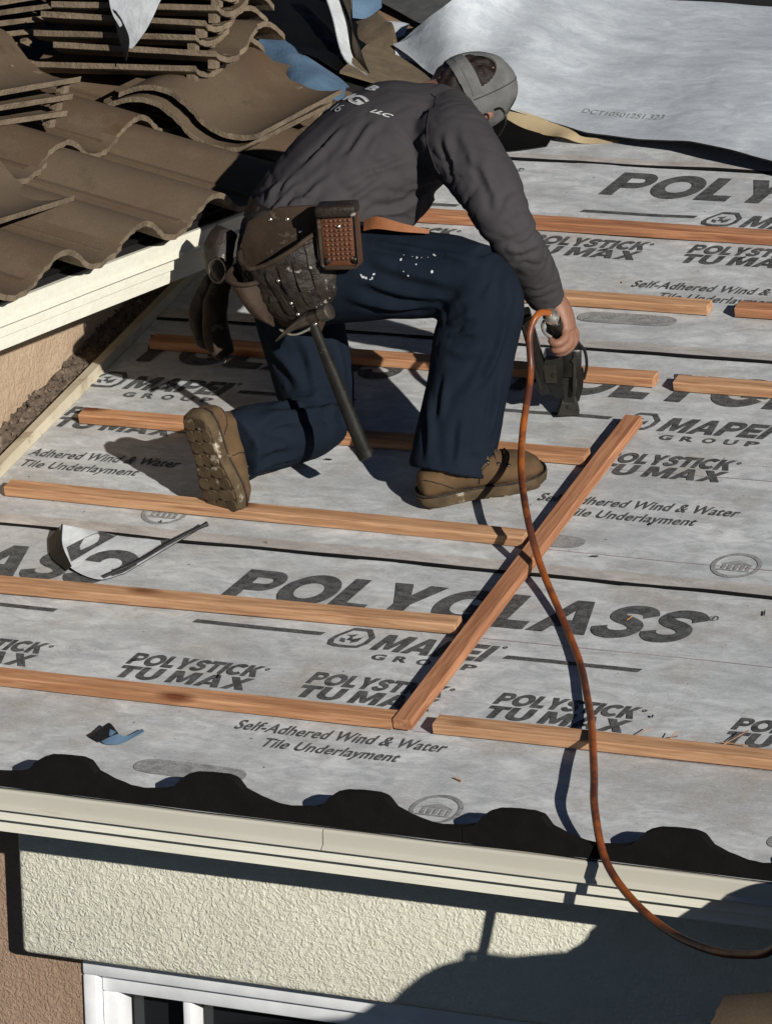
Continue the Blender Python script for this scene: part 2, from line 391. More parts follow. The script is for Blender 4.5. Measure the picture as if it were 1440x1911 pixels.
def frame(x0, x1, z0, z1, w, y0, y1):
    b = MB()
    b.rbox((x0,y0,z1-w),(x1,y1,z1),0.004).rbox((x0,y0,z0),(x1,y1,z0+w),0.004)
    b.rbox((x0,y0+0.0005,z0+w),(x0+w,y1,z1-w),0.004).rbox((x1-w,y0+0.0005,z0+w),(x1,y1,z1-w),0.004)
    return b
f1 = frame(WX0+0.002, WX1-0.002, WZ0+0.002, WZ1-0.001, 0.030, 0.262, 0.33).obj('frame', VINYL, win, True, 40)
frame(WX0+0.034, WX1-0.034, WZ0+0.034, WZ1-0.033, 0.036, 0.283, 0.34).obj('sash', VINYL, win, True, 40)
MB().rbox((-1.445,0.29,WZ0+0.07),(-1.425,0.345,WZ1-0.069),0.004).obj('mullion', VINYL, win, True, 40)
MB().box((-1.58,0.338,WZ0+0.075),(-1.446,0.344,WZ1-0.075)).obj('pane', GLASS, win)
MB().box((-1.424,0.338,WZ0+0.075),(WX1-0.075,0.344,WZ1-0.075)).obj('pane', GLASS, win)
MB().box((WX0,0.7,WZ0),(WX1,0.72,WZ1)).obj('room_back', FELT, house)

# ---- concrete S tile, local: x down its length, y across, z up
def tile_mesh(name, L=0.425, Wd=0.365, seed=0, mats=None):
    N, K = 30, 7; th = 0.013; prof = []
    for i in range(N+1):
        t = i/N
        if t < 0.58: z = 0.044*max(0.0, math.sin(math.pi*t/0.58))**0.92 - 0.004*(1-t/0.58)
        else: z = -0.017*max(0.0, math.sin(math.pi*(t-0.58)/0.42))**0.8 + 0.008*((t-0.58)/0.42)**3
        prof.append((t*Wd, z))
    V, Fc, Fm = [], [], []
    for k in range(K+1):
        x = L*k/K
        for side in (0, 1):
            for i, (y, z) in enumerate(prof):
                j = 0.0012*nz(y*40+seed, k*3.1, side)
                e = (0.005*nz(y*70, seed*3.0, 5.5+k)+0.004*nz(y*190, seed*5.0, 2.5+k)) if k in (0, K) else 0.0
                V.append((x+e, y, z+j-(th if side else 0)))
    n = N+1; idx = lambda k, s, i: (k*2+s)*n+i
    for k in range(K):
        for i in range(N):
            Fc.append((idx(k,0,i),idx(k+1,0,i),idx(k+1,0,i+1),idx(k,0,i+1))); Fm.append(0)
            Fc.append((idx(k,1,i),idx(k,1,i+1),idx(k+1,1,i+1),idx(k+1,1,i))); Fm.append(1)
        Fc.append((idx(k,0,0),idx(k,1,0),idx(k+1,1,0),idx(k+1,0,0))); Fm.append(1)
        Fc.append((idx(k,0,N),idx(k+1,0,N),idx(k+1,1,N),idx(k,1,N))); Fm.append(1)
    for i in range(N):
        Fc.append((idx(0,0,i),idx(0,0,i+1),idx(0,1,i+1),idx(0,1,i))); Fm.append(1)
        Fc.append((idx(K,0,i),idx(K,1,i),idx(K,1,i+1),idx(K,0,i+1))); Fm.append(1)
    mb = MB(); mb.v = [Vector(q) for q in V]; mb.f = Fc; mb.m = Fm
    for y0 in (Wd*0.68, Wd*0.90):                                              # lugs under the head
        mb.box((0.010, y0, -0.036), (0.030, y0+0.020, -0.014), None, 1)
    mb.box((0.03, -0.020, -0.012), (L-0.02, 0.004, -0.004), None, 0)             # side interlock ledge
    return to_mesh(name, mb.v, mb.f, mats or [TILE, TILE_E], mb.m, True, 40)
TM = [tile_mesh('roof_tile', seed=s) for s in range(4)]

# ---- the left wing with its laid tiles
wing = empty('side_wing', (-2.4, 1.0, -3.0), 'tan stucco wing at left with laid brown tiles and cream fascia', 'house')
Ml = left_mat(0, 0, 0)
slab([(0.0,0.08),(0.0,2.95),(-2.6,2.95+2.6*cp),(-2.6,0.08)], -0.03, -0.004, Ml).obj('roof_deck', FELT, wing)
def extrude_y(prof, y0, y1, wob=0.0, step=0.12):
    b = extrude_x([(q[0], q[1]) for q in prof], y0, y1, wob, step)
    b.v = [Vector((XL - q.y, q.x, ZL + q.z)) for q in b.v]
    b.f = [f[::-1] for f in b.f]
    return b
extrude_y([(0.03,-0.002),(-0.006,-0.0035),(-0.010,-0.008),(-0.010,-0.036),(-0.016,-0.040),(-0.018,-0.044),(-0.012,-0.048),(0.0,-0.046),(-0.002,-0.012),(0.03,-0.008)], 0.08, 2.92, 0.0015).obj('drip_edge', CREAM, wing, smooth=True, sharp=35)
extrude_y([(0.0025,-0.013),(0.0025,-0.074),(0.03,-0.074),(0.03,-0.013)], 0.08, 2.85, 0.001).obj('fascia_board', CREAM, wing)
extrude_y([(0.017,-0.079),(0.017,-0.106),(0.045,-0.106),(0.045,-0.079)], 0.08, 2.85, 0.001).obj('lower_fascia_board', CREAM, wing)
MB().box((-2.362,0.08,ZL-0.10),(-2.005,2.9,ZL-0.082)).obj('soffit', CREAM, wing)
MB().box((-2.52,0.274,-0.10),(-2.362,3.3,ZL-0.10)).obj('side_wall', STUC_S, wing)
MB().box((-5.0,0.274,-3.05),(-2.52,0.40,ZL-0.10)).obj('front_wall', STUC_B, wing)
b = MB()                                                                        # pan flashing at the wall foot
b.v, b.f, b.m = [], [], []
for i in range(40):
    v0, v1 = 0.05+i*0.085, 0.05+(i+1)*0.085
    o0, o1 = 0.0015*nz(v0*5,0,0), 0.0015*nz(v1*5,0,0)
    q = []
    for vv, oo in ((v0,o0),(v1,o1)):
        q += [RP(-2.302+oo,vv,-0.002), RP(-2.302+oo,vv,0.026+oo), RP(-2.278+oo,vv,0.028+oo), RP(-2.276+oo,vv,0.002)]
    b.add(q, [(0,1,5,4),(1,2,6,5),(2,3,7,6),(3,0,4,7),(0,3,2,1),(4,5,6,7)])
b.obj('flashing', FLASH, wing)
PY, PS, T0 = 0.345, 0.372, 0.425
for r in range(5):
    for c in range(-1, 6):
        yb = 0.645+c*PY + (0.0 if r < 1 else 0.0)
        s_butt = -0.048+r*PS
        if yb > 2.62-0.05*r and r < 5: 
            if yb > 2.62: continue
        if r >= 3 and c > 3: continue
        if r == 2 and c > 3: continue
        jit = rng.normal(0, 1, 4)
        m = left_mat(s_butt+T0+0.004*jit[0], yb-0.03+0.003*jit[1], 0.030+0.002*abs(jit[2]), 0.010*jit[3]) @ Matrix.Rotation(-math.atan2(0.024, PS)*1.0, 4, 'Y')
        link('roof_tile', TM[int(rng.integers(4))], wing, m)
def closure_poly(x0, x1, per, zf, step=0.006):
    top = []; n = int((x1-x0)/step)
    for i in range(n+1):
        x = x0+(x1-x0)*i/n; top.append((x, zf(x)))
    return [(x0, 0.0)] + [(x1, 0.0)] + top[::-1]
b = MB()                                                                        # foam under the left eave tiles
poly = [(x, z*0.9+0.004) for x, z in closure_poly(0.08, 2.7, PY, lambda y: 0.012+0.038*max(0.0, math.sin(math.pi*(((y-0.645+0.03) % PY)/PY)/0.58)) if ((y-0.645+0.03) % PY)/PY < 0.58 else 0.010)]
Mc = left_mat(0.03, 0, 0) @ Matrix(((0,0,1,0),(1,0,0,0),(0,1,0,0),(0,0,0,1)))
b.prism(poly, -0.012, 0.012, Mc); b.obj('closure_strip', FOAM, wing)

# ---- right wing in front: tiles of its eave reach into the frame at lower right
XR = 0.200
def RPt(s, y, h=0.0): return Vector((XR + s*cp - h*sp, y, -0.005 + s*sp + h*cp))
def right_mat(s, y, h=0.0, rz=0.0):
    m = Matrix(((-cp, 0, -sp, 0), (0, -1, 0, 0), (-sp, 0, cp, 0), (0, 0, 0, 1)))
    return Matrix.Translation(RPt(s, y, h)) @ m @ Matrix.Rotation(rz, 4, 'Z')
rw = empty('front_wing', (0.8, -1.2, -3.0), 'tiled front wing whose lit eave tile shows in lower right corner', 'house')
b = MB(); Mr = right_mat(0, 0, 0)
slab([(0.0,0.0),(0.0,3.0),(-2.5,3.0),(-2.5,-2.5*cp)], -0.03, -0.004, Mr).obj('roof_deck', FELT, rw)
MB().box((XR+0.012,-3.0,-0.10),(XR+0.045,-0.022,-0.008)).obj('fascia_board', CREAM, rw)
MB().box((XR+0.22,-2.9,-3.05),(XR+0.38,0.2,-0.06)).obj('side_wall', STUC_B, rw)
for r in range(2):
    for c in range(8):
        m = right_mat(-0.035+r*PS+T0, -0.130-c*0.322, 0.066, 0.0) @ Matrix.Rotation(-math.atan2(0.024, PS), 4, 'Y')
        link('roof_tile', TM[(c+r) % 4], rw, m)

# ================================================================== UNDERLAYMENT SHEETS WITH THEIR PRINT
def hf(u, v, k):
    return 0.0026*nz(u*2.7+k*7, v*4.1, 1.0) + 0.0013*nz(u*8, v*12, k+2.0)
def sheet(k, v0, v1, umin, h0, label):
    nu, nv = 70, 26; V, Fc = [], []
    for j in range(nv+1):
        for i in range(nu+1):
            t = j/nv; v = v0+(v1-v0)*t
            umax = 0.12+v*cp*0.98
            u = umin+(umax-umin)*(i/nu)
            e = math.exp(-((v-v0)/0.02)**2)
            v += e*0.0035*nz(u*6, k*3.0, 0.0)
            V.append(RP(u, v, h0+hf(u, v, k)+e*(0.0012+0.002*max(0, nz(u*3, k, 8)))))
    n = nu+1
    for j in range(nv):
        for i in range(nu):
            Fc.append((j*n+i, j*n+i+1, (j+1)*n+i+1, (j+1)*n+i))
    m = len(V)
    V += [q-Vector((0,-sp,cp))*0.0025 for q in V]
    F2 = [tuple(x+m for x in f[::-1]) for f in Fc]
    rim = [i for i in range(n)] + [j*n+n-1 for j in range(1, nv+1)] + [nv*n+i for i in range(n-2, -1, -1)] + [j*n for j in range(nv-1, 0, -1)]
    F3 = [(rim[i], rim[i]+m, rim[(i+1) % len(rim)]+m, rim[(i+1) % len(rim)]) for i in range(len(rim))]
    mats = [2 if (v0 > .1 and q < nu) else 0 for q in range(len(Fc))]+[1]*len(F2)+[1]*len(F3)
    o = obj('underlayment_sheet', V, Fc+F2+F3, [U_MAT, BLACK, U_DUST], None, mats, True, 40)
    tag(o, label, 'underlayment', 'printed underlayment courses on the roof')
    if v0 > 0.1:                                                                # black selvedge seen along the lap
        mb = MB(); N = 90; top, bot = [], []
        umax = 0.10+v0*cp*0.95
        for i in range(N+1):
            u = umin+(umax-umin)*i/N
            w = 0.0075+0.005*nz(u*2.3, k*5.0, 2.0)+0.002*nz(u*14, k, 1)
            e = 0.0035*nz(u*6, k*3.0, 0.0)
            top.append((u, v0+0.004+e)); bot.append((u, v0-max(0.002, w)+e))
        q = [RP(a, c, h0-0.0006) for a, c in top]+[RP(a, c, h0-0.0012+hf(a,c,k)*0.3) for a, c in bot]
        mb.add(q, [(i, N+1+i, N+2+i, i+1) for i in range(N)])
        q2 = [x-Vector((0,-sp,cp))*0.002 for x in q]
        mb.add(q2, [(i, i+1, N+2+i, N+1+i) for i in range(N)])
        mb.obj('selvedge', BLACK, o)
    return o
S1 = sheet(1, -0.002, 1.02, -2.275, 0.000, 'lowest printed grey underlayment course, along the eave')
S2 = sheet(2, 0.958, 1.98, -2.275, 0.0035, 'middle printed grey underlayment course, under the kneeling man')
S3 = sheet(3, 1.925, 2.92, -2.275, 0.0070, 'third printed grey underlayment course, beyond the nail gun')
S4 = sheet(4, 2.862, 3.62, -2.00, 0.0105, 'uppermost grey underlayment course, half under the loose white sheet')
SHEETS = {1: (S1, 0.000), 2: (S2, 0.0035), 3: (S3, 0.0070), 4: (S4, 0.0105)}

_txt = {}
def glyphs(body, offset=0.0, space=1.0):
    key = (body, offset, space)
    if key in _txt: return _txt[key]
    cu = bpy.data.curves.new('lettering', 'FONT'); cu.body = body; cu.size = 1.0; cu.offset = offset
    cu.space_character = space; cu.resolution_u = 5; cu.fill_mode = 'FRONT'
    ob = bpy.data.objects.new('lettering', cu); COL.objects.link(ob)
    dg = bpy.context.evaluated_depsgraph_get(); me = ob.evaluated_get(dg).to_mesh()
    V = np.array([v.co[:2] for v in me.vertices], float); Fc = [tuple(p.vertices) for p in me.polygons]
    ob.evaluated_get(dg).to_mesh_clear(); bpy.data.objects.remove(ob); bpy.data.curves.remove(cu)
    _txt[key] = (V, Fc); return V, Fc
# heavy grotesque capitals, drawn on a unit-high box: polygons per letter
def _arc(cx, cy, ro, ri, a0, a1, n=14):
    P = []
    for i in range(n):
        q = [math.radians(a0+(a1-a0)*(i+t)/n) for t in (0, 1)]
        P.append([(cx+ro[0]*math.cos(q[0]), cy+ro[1]*math.sin(q[0])), (cx+ro[0]*math.cos(q[1]), cy+ro[1]*math.sin(q[1])), (cx+ri[0]*math.cos(q[1]), cy+ri[1]*math.sin(q[1])), (cx+ri[0]*math.cos(q[0]), cy+ri[1]*math.sin(q[0]))])
    return P
def _stroke(pts, th):
    c = [Vector((x, y, 0)) for x, y in pts]; c = catmull(c, 4); L, R = [], []
    for i, q in enumerate(c):
        d = (c[min(i+1, len(c)-1)]-c[max(i-1, 0)]).normalized(); n = Vector((-d.y, d.x, 0))*th/2
        L.append(q+n); R.append(q-n)
    return [[(R[i].x, R[i].y), (R[i+1].x, R[i+1].y), (L[i+1].x, L[i+1].y), (L[i].x, L[i].y)] for i in range(len(c)-1)]
def _rect(x0, y0, x1, y1): return [(x0, y0), (x1, y0), (x1, y1), (x0, y1)]
HEAVY = {
 'L': (.70, [[(0,0),(.70,0),(.70,.25),(.29,.25),(.29,1),(0,1)]]),
 'I': (.29, [_rect(0, 0, .29, 1)]),
 'T': (.82, [[(.265,0),(.555,0),(.555,.75),(.82,.75),(.82,1),(0,1),(0,.75),(.265,.75)]]),
 'Y': (.96, [[(.335,0),(.625,0),(.625,.38),(.96,1),(.64,1),(.48,.66),(.32,1),(0,1),(.335,.38)]]),
 'K': (.96, [[(0,0),(.29,0),(.29,.32),(.37,.42),(.61,0),(.96,0),(.57,.62),(.92,1),(.57,1),(.29,.66),(.29,1),(0,1)]]),
 'M': (1.12, [[(0,0),(.27,0),(.27,.60),(.46,.10),(.66,.10),(.85,.60),(.85,0),(1.12,0),(1.12,1),(.77,1),(.56,.44),(.35,1),(0,1)]]),
 'X': (1.0, [[(0,0),(.34,0),(.50,.28),(.66,0),(1.0,0),(.665,.51),(.98,1),(.65,1),(.50,.74),(.35,1),(.02,1),(.335,.51)]]),
 'E': (.74, [[(0,0),(.74,0),(.74,.24),(.29,.24),(.29,.39),(.68,.39),(.68,.61),(.29,.61),(.29,.76),(.74,.76),(.74,1),(0,1)]]),
 'A': (1.04, [[(0,0),(.30,0),(.52,.70),(.52,1),(.37,1)], [(.74,0),(1.04,0),(.67,1),(.52,1),(.52,.70)], [(.360,.19),(.680,.19),(.617,.39),(.423,.39)]]),
 'P': (.86, [_rect(0, 0, .29, 1), _rect(.29, .77, .52, 1), _rect(.29, .34, .52, .57)]+_arc(.52, .67, (.34, .33), (.12, .10), 90, -90)),
 'O': (1.14, _arc(.57, .5, (.57, .52), (.28, .25), 0, 360, 30)),
 'C': (.98, _arc(.56, .5, (.56, .52), (.27, .25), 42, 318, 24)),
 'G': (1.10, _arc(.56, .5, (.56, .52), (.27, .25), 40, 330, 26)+[_rect(.60, .34, 1.10, .56)]),
 'U': (.94, [_rect(0, .36, .29, 1), _rect(.65, .36, .94, 1)]+_arc(.47, .38, (.47, .40), (.18, .15), 180, 360, 16)),
 'S': (.80, _stroke([(.74,.70),(.66,.83),(.50,.885),(.30,.875),(.18,.80),(.16,.68),(.28,.585),(.46,.52),(.60,.43),(.645,.30),(.56,.17),(.38,.115),(.20,.13),(.08,.22),(.04,.32)], .245)),
}
def heavy(k, body, u, v, w, h, gap=.07, slant=0.16, space=.34):
    """a word in heavy capitals as one part of sheet k"""
    tot = sum((HEAVY[c][0]+gap) if c != ' ' else space for c in body)-gap
    sx = (w-slant*h)/tot; x = 0.0; o, h0 = SHEETS[k]; mb = MB()
    for c in body:
        if c == ' ': x += space; continue
        for n_, poly in enumerate(HEAVY[c][1]):
            pts = [(u+(x+a)*sx+slant*h*q, v+q*h) for a, q in poly]
            mb.add([RP(a, q, h0+hf(a, q, k)+0.0021+(0.0003 if c == 'G' and n_ == 26 else 0)) for a, q in pts], [tuple(range(len(pts)))])
        x += HEAVY[c][0]+gap
    return mb.obj('lettering', INK, o)
def lettering(k, body, u, v, w, h, offset=0.03, space=1.0, slant=0.22, mat=None, name='lettering'):
    o, h0 = SHEETS[k]
    V, Fc = glyphs(body, offset, space)
    a, c = V.min(0), V.max(0)
    X = (V-a)/(c-a)
    pts = [(u+x*(w-slant*h)+slant*h*y, v+y*h) for x, y in X]
    vv = [RP(p[0], p[1], h0+hf(p[0], p[1], k)+0.0019) for p in pts]
    return obj(name, vv, Fc, mat or INK, o)
def patch(k, polys, mat=None, name='print'):
    o, h0 = SHEETS[k]; mb = MB()
    for poly in polys:
        mb.add([RP(a, c, h0+hf(a, c, k)+0.0019) for a, c in poly], [tuple(range(len(poly)))])
    return mb.obj(name, mat or INK, o)
def ring(cu, cv, ru, rv, wd, n=36, e=2.0):
    P = []
    for i in range(n):
        q = []
        for t, s in ((i, 0), (i+1, 0), (i+1, wd), (i, wd)):
            a = 2*math.pi*t/n; ca, sa = math.cos(a), math.sin(a)
            q.append((cu+math.copysign(abs(ca)**(2/e), ca)*(ru-s), cv+math.copysign(abs(sa)**(2/e), sa)*(rv-s)))
        P.append(q)
    return P
def bar(u0, u1, v0, th, sl=0.006):
    n = 6; P = []
    for i in range(n):
        a, c = u0+(u1-u0)*i/n, u0+(u1-u0)*(i+1)/n
        P.append([(a, v0), (c, v0), (c+sl, v0+th), (a+sl, v0+th)])
    return P
def shield(u, v, w, h):
    out = [(0.30,1.0),(0.74,1.0),(1.0,0.62),(0.98,0.28),(0.85,0.04),(0.6,0.0),(0.3,0.0),(0.08,0.08),(0.0,0.30),(0.05,0.55)]
    c = (0.5, 0.48); P = []; n = len(out); s = 0.76
    for i in range(n):
        a, d = out[i], out[(i+1) % n]
        ia, id_ = [(c[0]+(q[0]-c[0])*s, c[1]+(q[1]-c[1])*s) for q in (a, d)]
        P.append([a, ia, id_, d] if False else [a, d, id_, ia])
    for q in ([(0.30,0.62),(0.55,0.70),(0.48,0.52),(0.60,0.34),(0.40,0.40),(0.44,0.55)], [(0.55,0.46),(0.72,0.58),(0.70,0.34),(0.56,0.24)], [(0.28,0.30),(0.42,0.24),(0.36,0.42),(0.24,0.46)]):
        P.append(q[::-1])
    return [[(u+x*w+0.012*y, v+y*h) for x, y in q] for q in P]
def pattern(k, u0, b, lo=-2.285, hi=0.1):
    """one repeat of the printed pattern; u0 = left edge of the big word, b = its baseline"""
    def ok(a, c): return a > lo and a < hi
    x = u0
    for ch, w in (('P',0.105),('O',0.128),('L',0.085),('Y',0.122),('G',0.135),('L',0.088),('A',0.130),('S',0.100),('S',0.100)):
        if lo < x < hi and x+w < hi+0.3: heavy(k, ch, x, b, w+0.016, 0.126)
        x += w+0.003
    if ok(x, x): patch(k, ring(x+0.02, b+0.108, 0.010, 0.010, 0.002, 16)); lettering(k, 'R', x+0.015, b+0.102, 0.009, 0.012, 0.02)
    if ok(u0, u0+0.28): patch(k, bar(u0-0.010, u0+0.278, b-0.098, 0.013))
    if ok(u0+0.33, u0+0.40): patch(k, shield(u0+0.298, b-0.134, 0.088, 0.076))
    if ok(u0+0.40, u0+0.65): heavy(k, 'MAPEI', u0+0.400, b-0.132, 0.258, 0.062, .06, 0.28); patch(k, ring(u0+0.668, b-0.072, 0.005, 0.005, 0.003, 10))
    if ok(u0+0.42, u0+0.64):
        for i, ch in enumerate('GROUP'): lettering(k, ch, u0+0.416+i*0.0485, b-0.167, 0.031, 0.022, 0.035, 1, 0.1)
    if ok(u0+0.68, u0+0.95): patch(k, bar(u0+0.678, u0+0.962, b-0.112, 0.013))
    for i in range(3):
        a = u0-0.075+0.399*i
        if ok(a, a+0.3):
            heavy(k, 'POLYSTICK', a+0.002, b-0.277, 0.296, 0.044, .06)
            heavy(k, 'TU MAX', a-.004, b-0.329, 0.300, 0.046, .06)
            patch(k, ring(a+0.303, b-0.243, 0.005, 0.005, 0.003, 10))
    if ok(u0+0.26, u0+0.5):
        lettering(k, 'Self-Adhered Wind & Water', u0+0.256, b-0.464, 0.448, 0.034, 0.016, 1.05, 0.18)
        lettering(k, 'Tile Underlayment', u0+0.332, b-0.524, 0.296, 0.042, 0.016, 1.05, 0.18)
    elif ok(u0+0.33, 0):
        lettering(k, 'Adhered Wind & Water', u0+0.332, b-0.464, 0.372, 0.034, 0.016, 1.05, 0.18)
        lettering(k, 'Tile Underlayment', u0+0.332, b-0.524, 0.296, 0.042, 0.016, 1.05, 0.18)
    a = u0+0.12 if k == 1 else u0+0.19
    if ok(a, a+0.2) or (a > lo and a < hi): patch(k, [[(a+0.118+0.118*math.copysign(abs(math.cos(t))**0.35, math.cos(t)), b-0.622+0.026*math.copysign(abs(math.sin(t))**0.8, math.sin(t))) for t in [2*math.pi*i/40 for i in range(40)]]], INK_P)
    a = u0+0.765
    if ok(a, a):
        patch(k, ring(a, b-0.652, 0.052, 0.050, 0.009, 40), INK_P)
        P = [[(a-0.028+i*0.013, b-0.668), (a-0.020+i*0.013, b-0.668), (a-0.020+i*0.013, b-0.650), (a-0.028+i*0.013, b-0.650)] for i in range(5)]
        P += [[(a-0.034, b-0.674), (a+0.034, b-0.674), (a+0.034, b-0.670), (a-0.034, b-0.670)], [(a-0.034, b-0.648), (a+0.034, b-0.648), (a, b-0.632)]]
        patch(k, P, INK_P)
for u0 in (-2.845, -1.56, -0.275): pattern(1, u0, 0.747)
for u0 in (-2.596, -1.311): pattern(2, u0, 1.712)
for u0 in (-2.757, -1.472): pattern(3, u0, 2.693, -2.1)
P = []                                                                          # red chalk lines snapped for the battens
for k, v in ((1, 0.345), (1, 0.70), (2, 1.052), (2, 1.405)):
    patch(k, bar(-0.95, 0.05+v*0.6, v, 0.0016, 0), ink_mat('chalk_red%d' % int(v*100), (0.33, 0.25, 0.24), (0.40, 0.36, 0.35)), 'chalk_line')

# ================================================================== BATTENS
def batten(u0, u1, v, mat, label, h=0.004, t=0.0225, w=0.039, along_v=False, seed=0, rz=0.0):
    L = (u1-u0); n = max(6, int(abs(L)/0.06)); rings = []
    c = 0.0022
    for i in range(n+1):
        x = L*i/n
        dy = 0.0016*nz(x*2.2, seed*3.7, 0.5); dz = 0.0010*nz(x*3.1, seed*1.9, 4.5)
        e = 0.0015 if i in (0, n) else 0.0
        xx = x + (0.0015 if i == 0 else (-0.0015 if i == n else 0))
        prof = [(c,0),(w-c,0),(w,c),(w,t-c),(w-c,t),(c,t),(0,t-c),(0,c)]
        rings.append([Vector((xx+(0.0008*nz(a*300,q*300,seed+i) if e else 0), a+dy*(1 if not e else 1), max(0.0, q+dz))) for a, q in prof])
    mb = MB(); mb.loft(rings)
    M = roof_mat(u0, v, h, rz)
    if along_v: M = roof_mat(v, u0, h, math.pi/2+rz)
    o = mb.local('batten', mat, None, M, False)
    return tag(o, label, 'batten', 'fir battens laid out on the roof')
W0, W1, W2 = WOODS
batten(-2.30, -0.988, 0.332, W0, 'long orange fir batten nearest the eave, ending at the upslope stick', seed=1, rz=0.004)
batten(-0.905, 0.35, 0.338, W1, 'pale tan batten nearest the eave, right of the gap, under the hose', seed=2, rz=0.008)
batten(-2.25, -1.006, 0.672, W1, 'second tan batten up from the eave, covering part of the big printed word', seed=3, rz=0.019)
batten(-2.222, -1.004, 1.062, W1, 'third batten up from the eave, under the toe of the kneeling boot', h=0.006, seed=4, rz=-0.010)
batten(-2.214, -1.006, 1.403, W0, 'fourth batten up, passing behind the planted boot', h=0.006, seed=5)
batten(-2.218, -0.986, 1.768, W0, 'fifth batten up, partly in the man\'s shadow and under the nail gun', h=0.006, seed=6, rz=-0.003)
batten(-0.938, 0.9, 1.757, W1, 'pale batten right of the nail gun, continuing the fifth row', h=0.006, seed=7)
batten(-2.0, -0.985, 2.113, W1, 'sixth row batten behind the man\'s wrist, ending in a free end', h=0.010, seed=8, rz=-0.004)
batten(-0.922, 1.2, 2.110, W2, 'short visible reddish batten at the right edge, sixth row', h=0.010, seed=9)
batten(-2.1, 1.3, 2.483, W2, 'highest reddish batten, running from behind the man to the right edge', h=0.010, seed=10, rz=-0.008)
batten(0.336, 1.597, -0.947, W2, 'single batten lying up the slope across the batten ends', h=0.008, along_v=True, seed=11)

# ================================================================== FOAM CLOSURES ALONG THE EAVE
prof = [(0,.026),(.025,.029),(.044,.035),(.056,.046),(.064,.056),(.075,.063),(.093,.069),(.128,.0715),(.160,.0715),(.178,.067),(.186,.058),(.194,.048),(.223,.036),(.259,.026),(.285,.0235),(.31,.026)]
def wave(x):
    t = (x+0.722) % 0.31
    for (a, za), (c, zc) in zip(prof, prof[1:]):
        if t <= c: return za+(zc-za)*(t-a)/(c-a)
    return .026
for x0, x1, lab in ((-2.36, -0.7015, 'black scalloped foam closure along the left part of the eave'), (-0.6995, 0.13, 'black scalloped foam closure along the right part of the eave')):
    b = MB(); poly = closure_poly(x0, x1, 0.31, lambda x: wave(x)*1.0+0.0008*nz(x*60, 1, 1), 0.005)
    Mx = Matrix(((1,0,0,0),(0,0,1,0),(0,1,0,0.004),(0,0,0,1)))
    n = len(poly); b.add([Mx @ Vector((x, z, -0.007)) for x, z in poly]+[Mx @ Vector((x, z, 0.016)) for x, z in poly], [tuple(range(n)), tuple(range(n, 2*n))[::-1]]+[(i, n+i, n+(i+1) % n, (i+1) % n) for i in range(n)])
    tag(b.obj('eave_closure', FOAM), lab, 'closure strip')

# ================================================================== LOOSE TILES ON THE LEFT SLOPE
def loose(m, label, group):
    o = link('roof_tile', TM[int(rng.integers(4))], None, m)
    return tag(o, label, 'roof tile', group, 'thing')
rz = math.radians(-91)
for i, lab in enumerate(('lower of the two curved tiles stacked beside the man\'s back', 'upper of the two curved tiles stacked beside the man\'s back')):
    loose(left_mat(0.455-0.012*i, 2.275+0.006*i, 0.118+0.034*i, rz+0.02*i) @ Matrix.Rotation(math.radians(5.5), 4, 'Y') @ Matrix.Rotation(math.radians(1.5), 4, 'X'), lab, 'tiles stacked beside the man')
BT = ['bottom tile', 'second tile from the bottom', 'third tile from the bottom', 'fourth tile from the bottom', 'fifth tile from the bottom', 'top tile']
for i in range(6):
    dx = (0.0, 0.045, 0.0, 0.02, 0.04, 0.06)[i]; dy = (0.0, 0.012, 0.02, 0.015, 0.03, 0.03)[i]
    m = Matrix.Translation((-2.20+dx, 2.300+dy, 1.088+0.0345*i)) @ Matrix.Rotation(math.pi+0.02*math.sin(i*2.1), 4, 'Z') @ Matrix.Rotation(0.015*math.cos(i*3), 4, 'Y')
    loose(m, BT[i]+' of the tall level stack in the upper left', 'tall level tile stack')
for i in range(3):                                                              # what the tall stack rests on
    m = left_mat(0.62+0.02*i, 2.30, 0.10+0.034*i, math.radians(88+3*i))
    loose(m, ('lowest', 'middle', 'highest')[i]+' tile in the dark heap under the tall level stack', 'tiles under the tall stack')
for i in range(3):
    m = left_mat(0.79+0.008*i, 1.704-0.02*(2-i), 0.100+0.034*i, math.radians(-101.5+1.5*i)) @ Matrix.Rotation(math.radians(0.5), 4, 'Y')
    loose(m, ('lowest', 'middle', 'top')[i]+' of three tiles stacked at the left edge', 'three tiles at the left edge')
loose(left_mat(0.488, 1.085, 0.092, math.radians(-92)), 'single tile lying at the left edge below the three stacked ones', None)
for i in range(5):
    m = left_mat(1.15-0.01*i, 2.16+0.012*i, 0.08+0.034*i, math.radians(-104+2*i))
    loose(m, ('bottom', 'second', 'third', 'fourth', 'topmost')[i]+' tile of the stack in the top left corner', 'tiles in the top left corner')

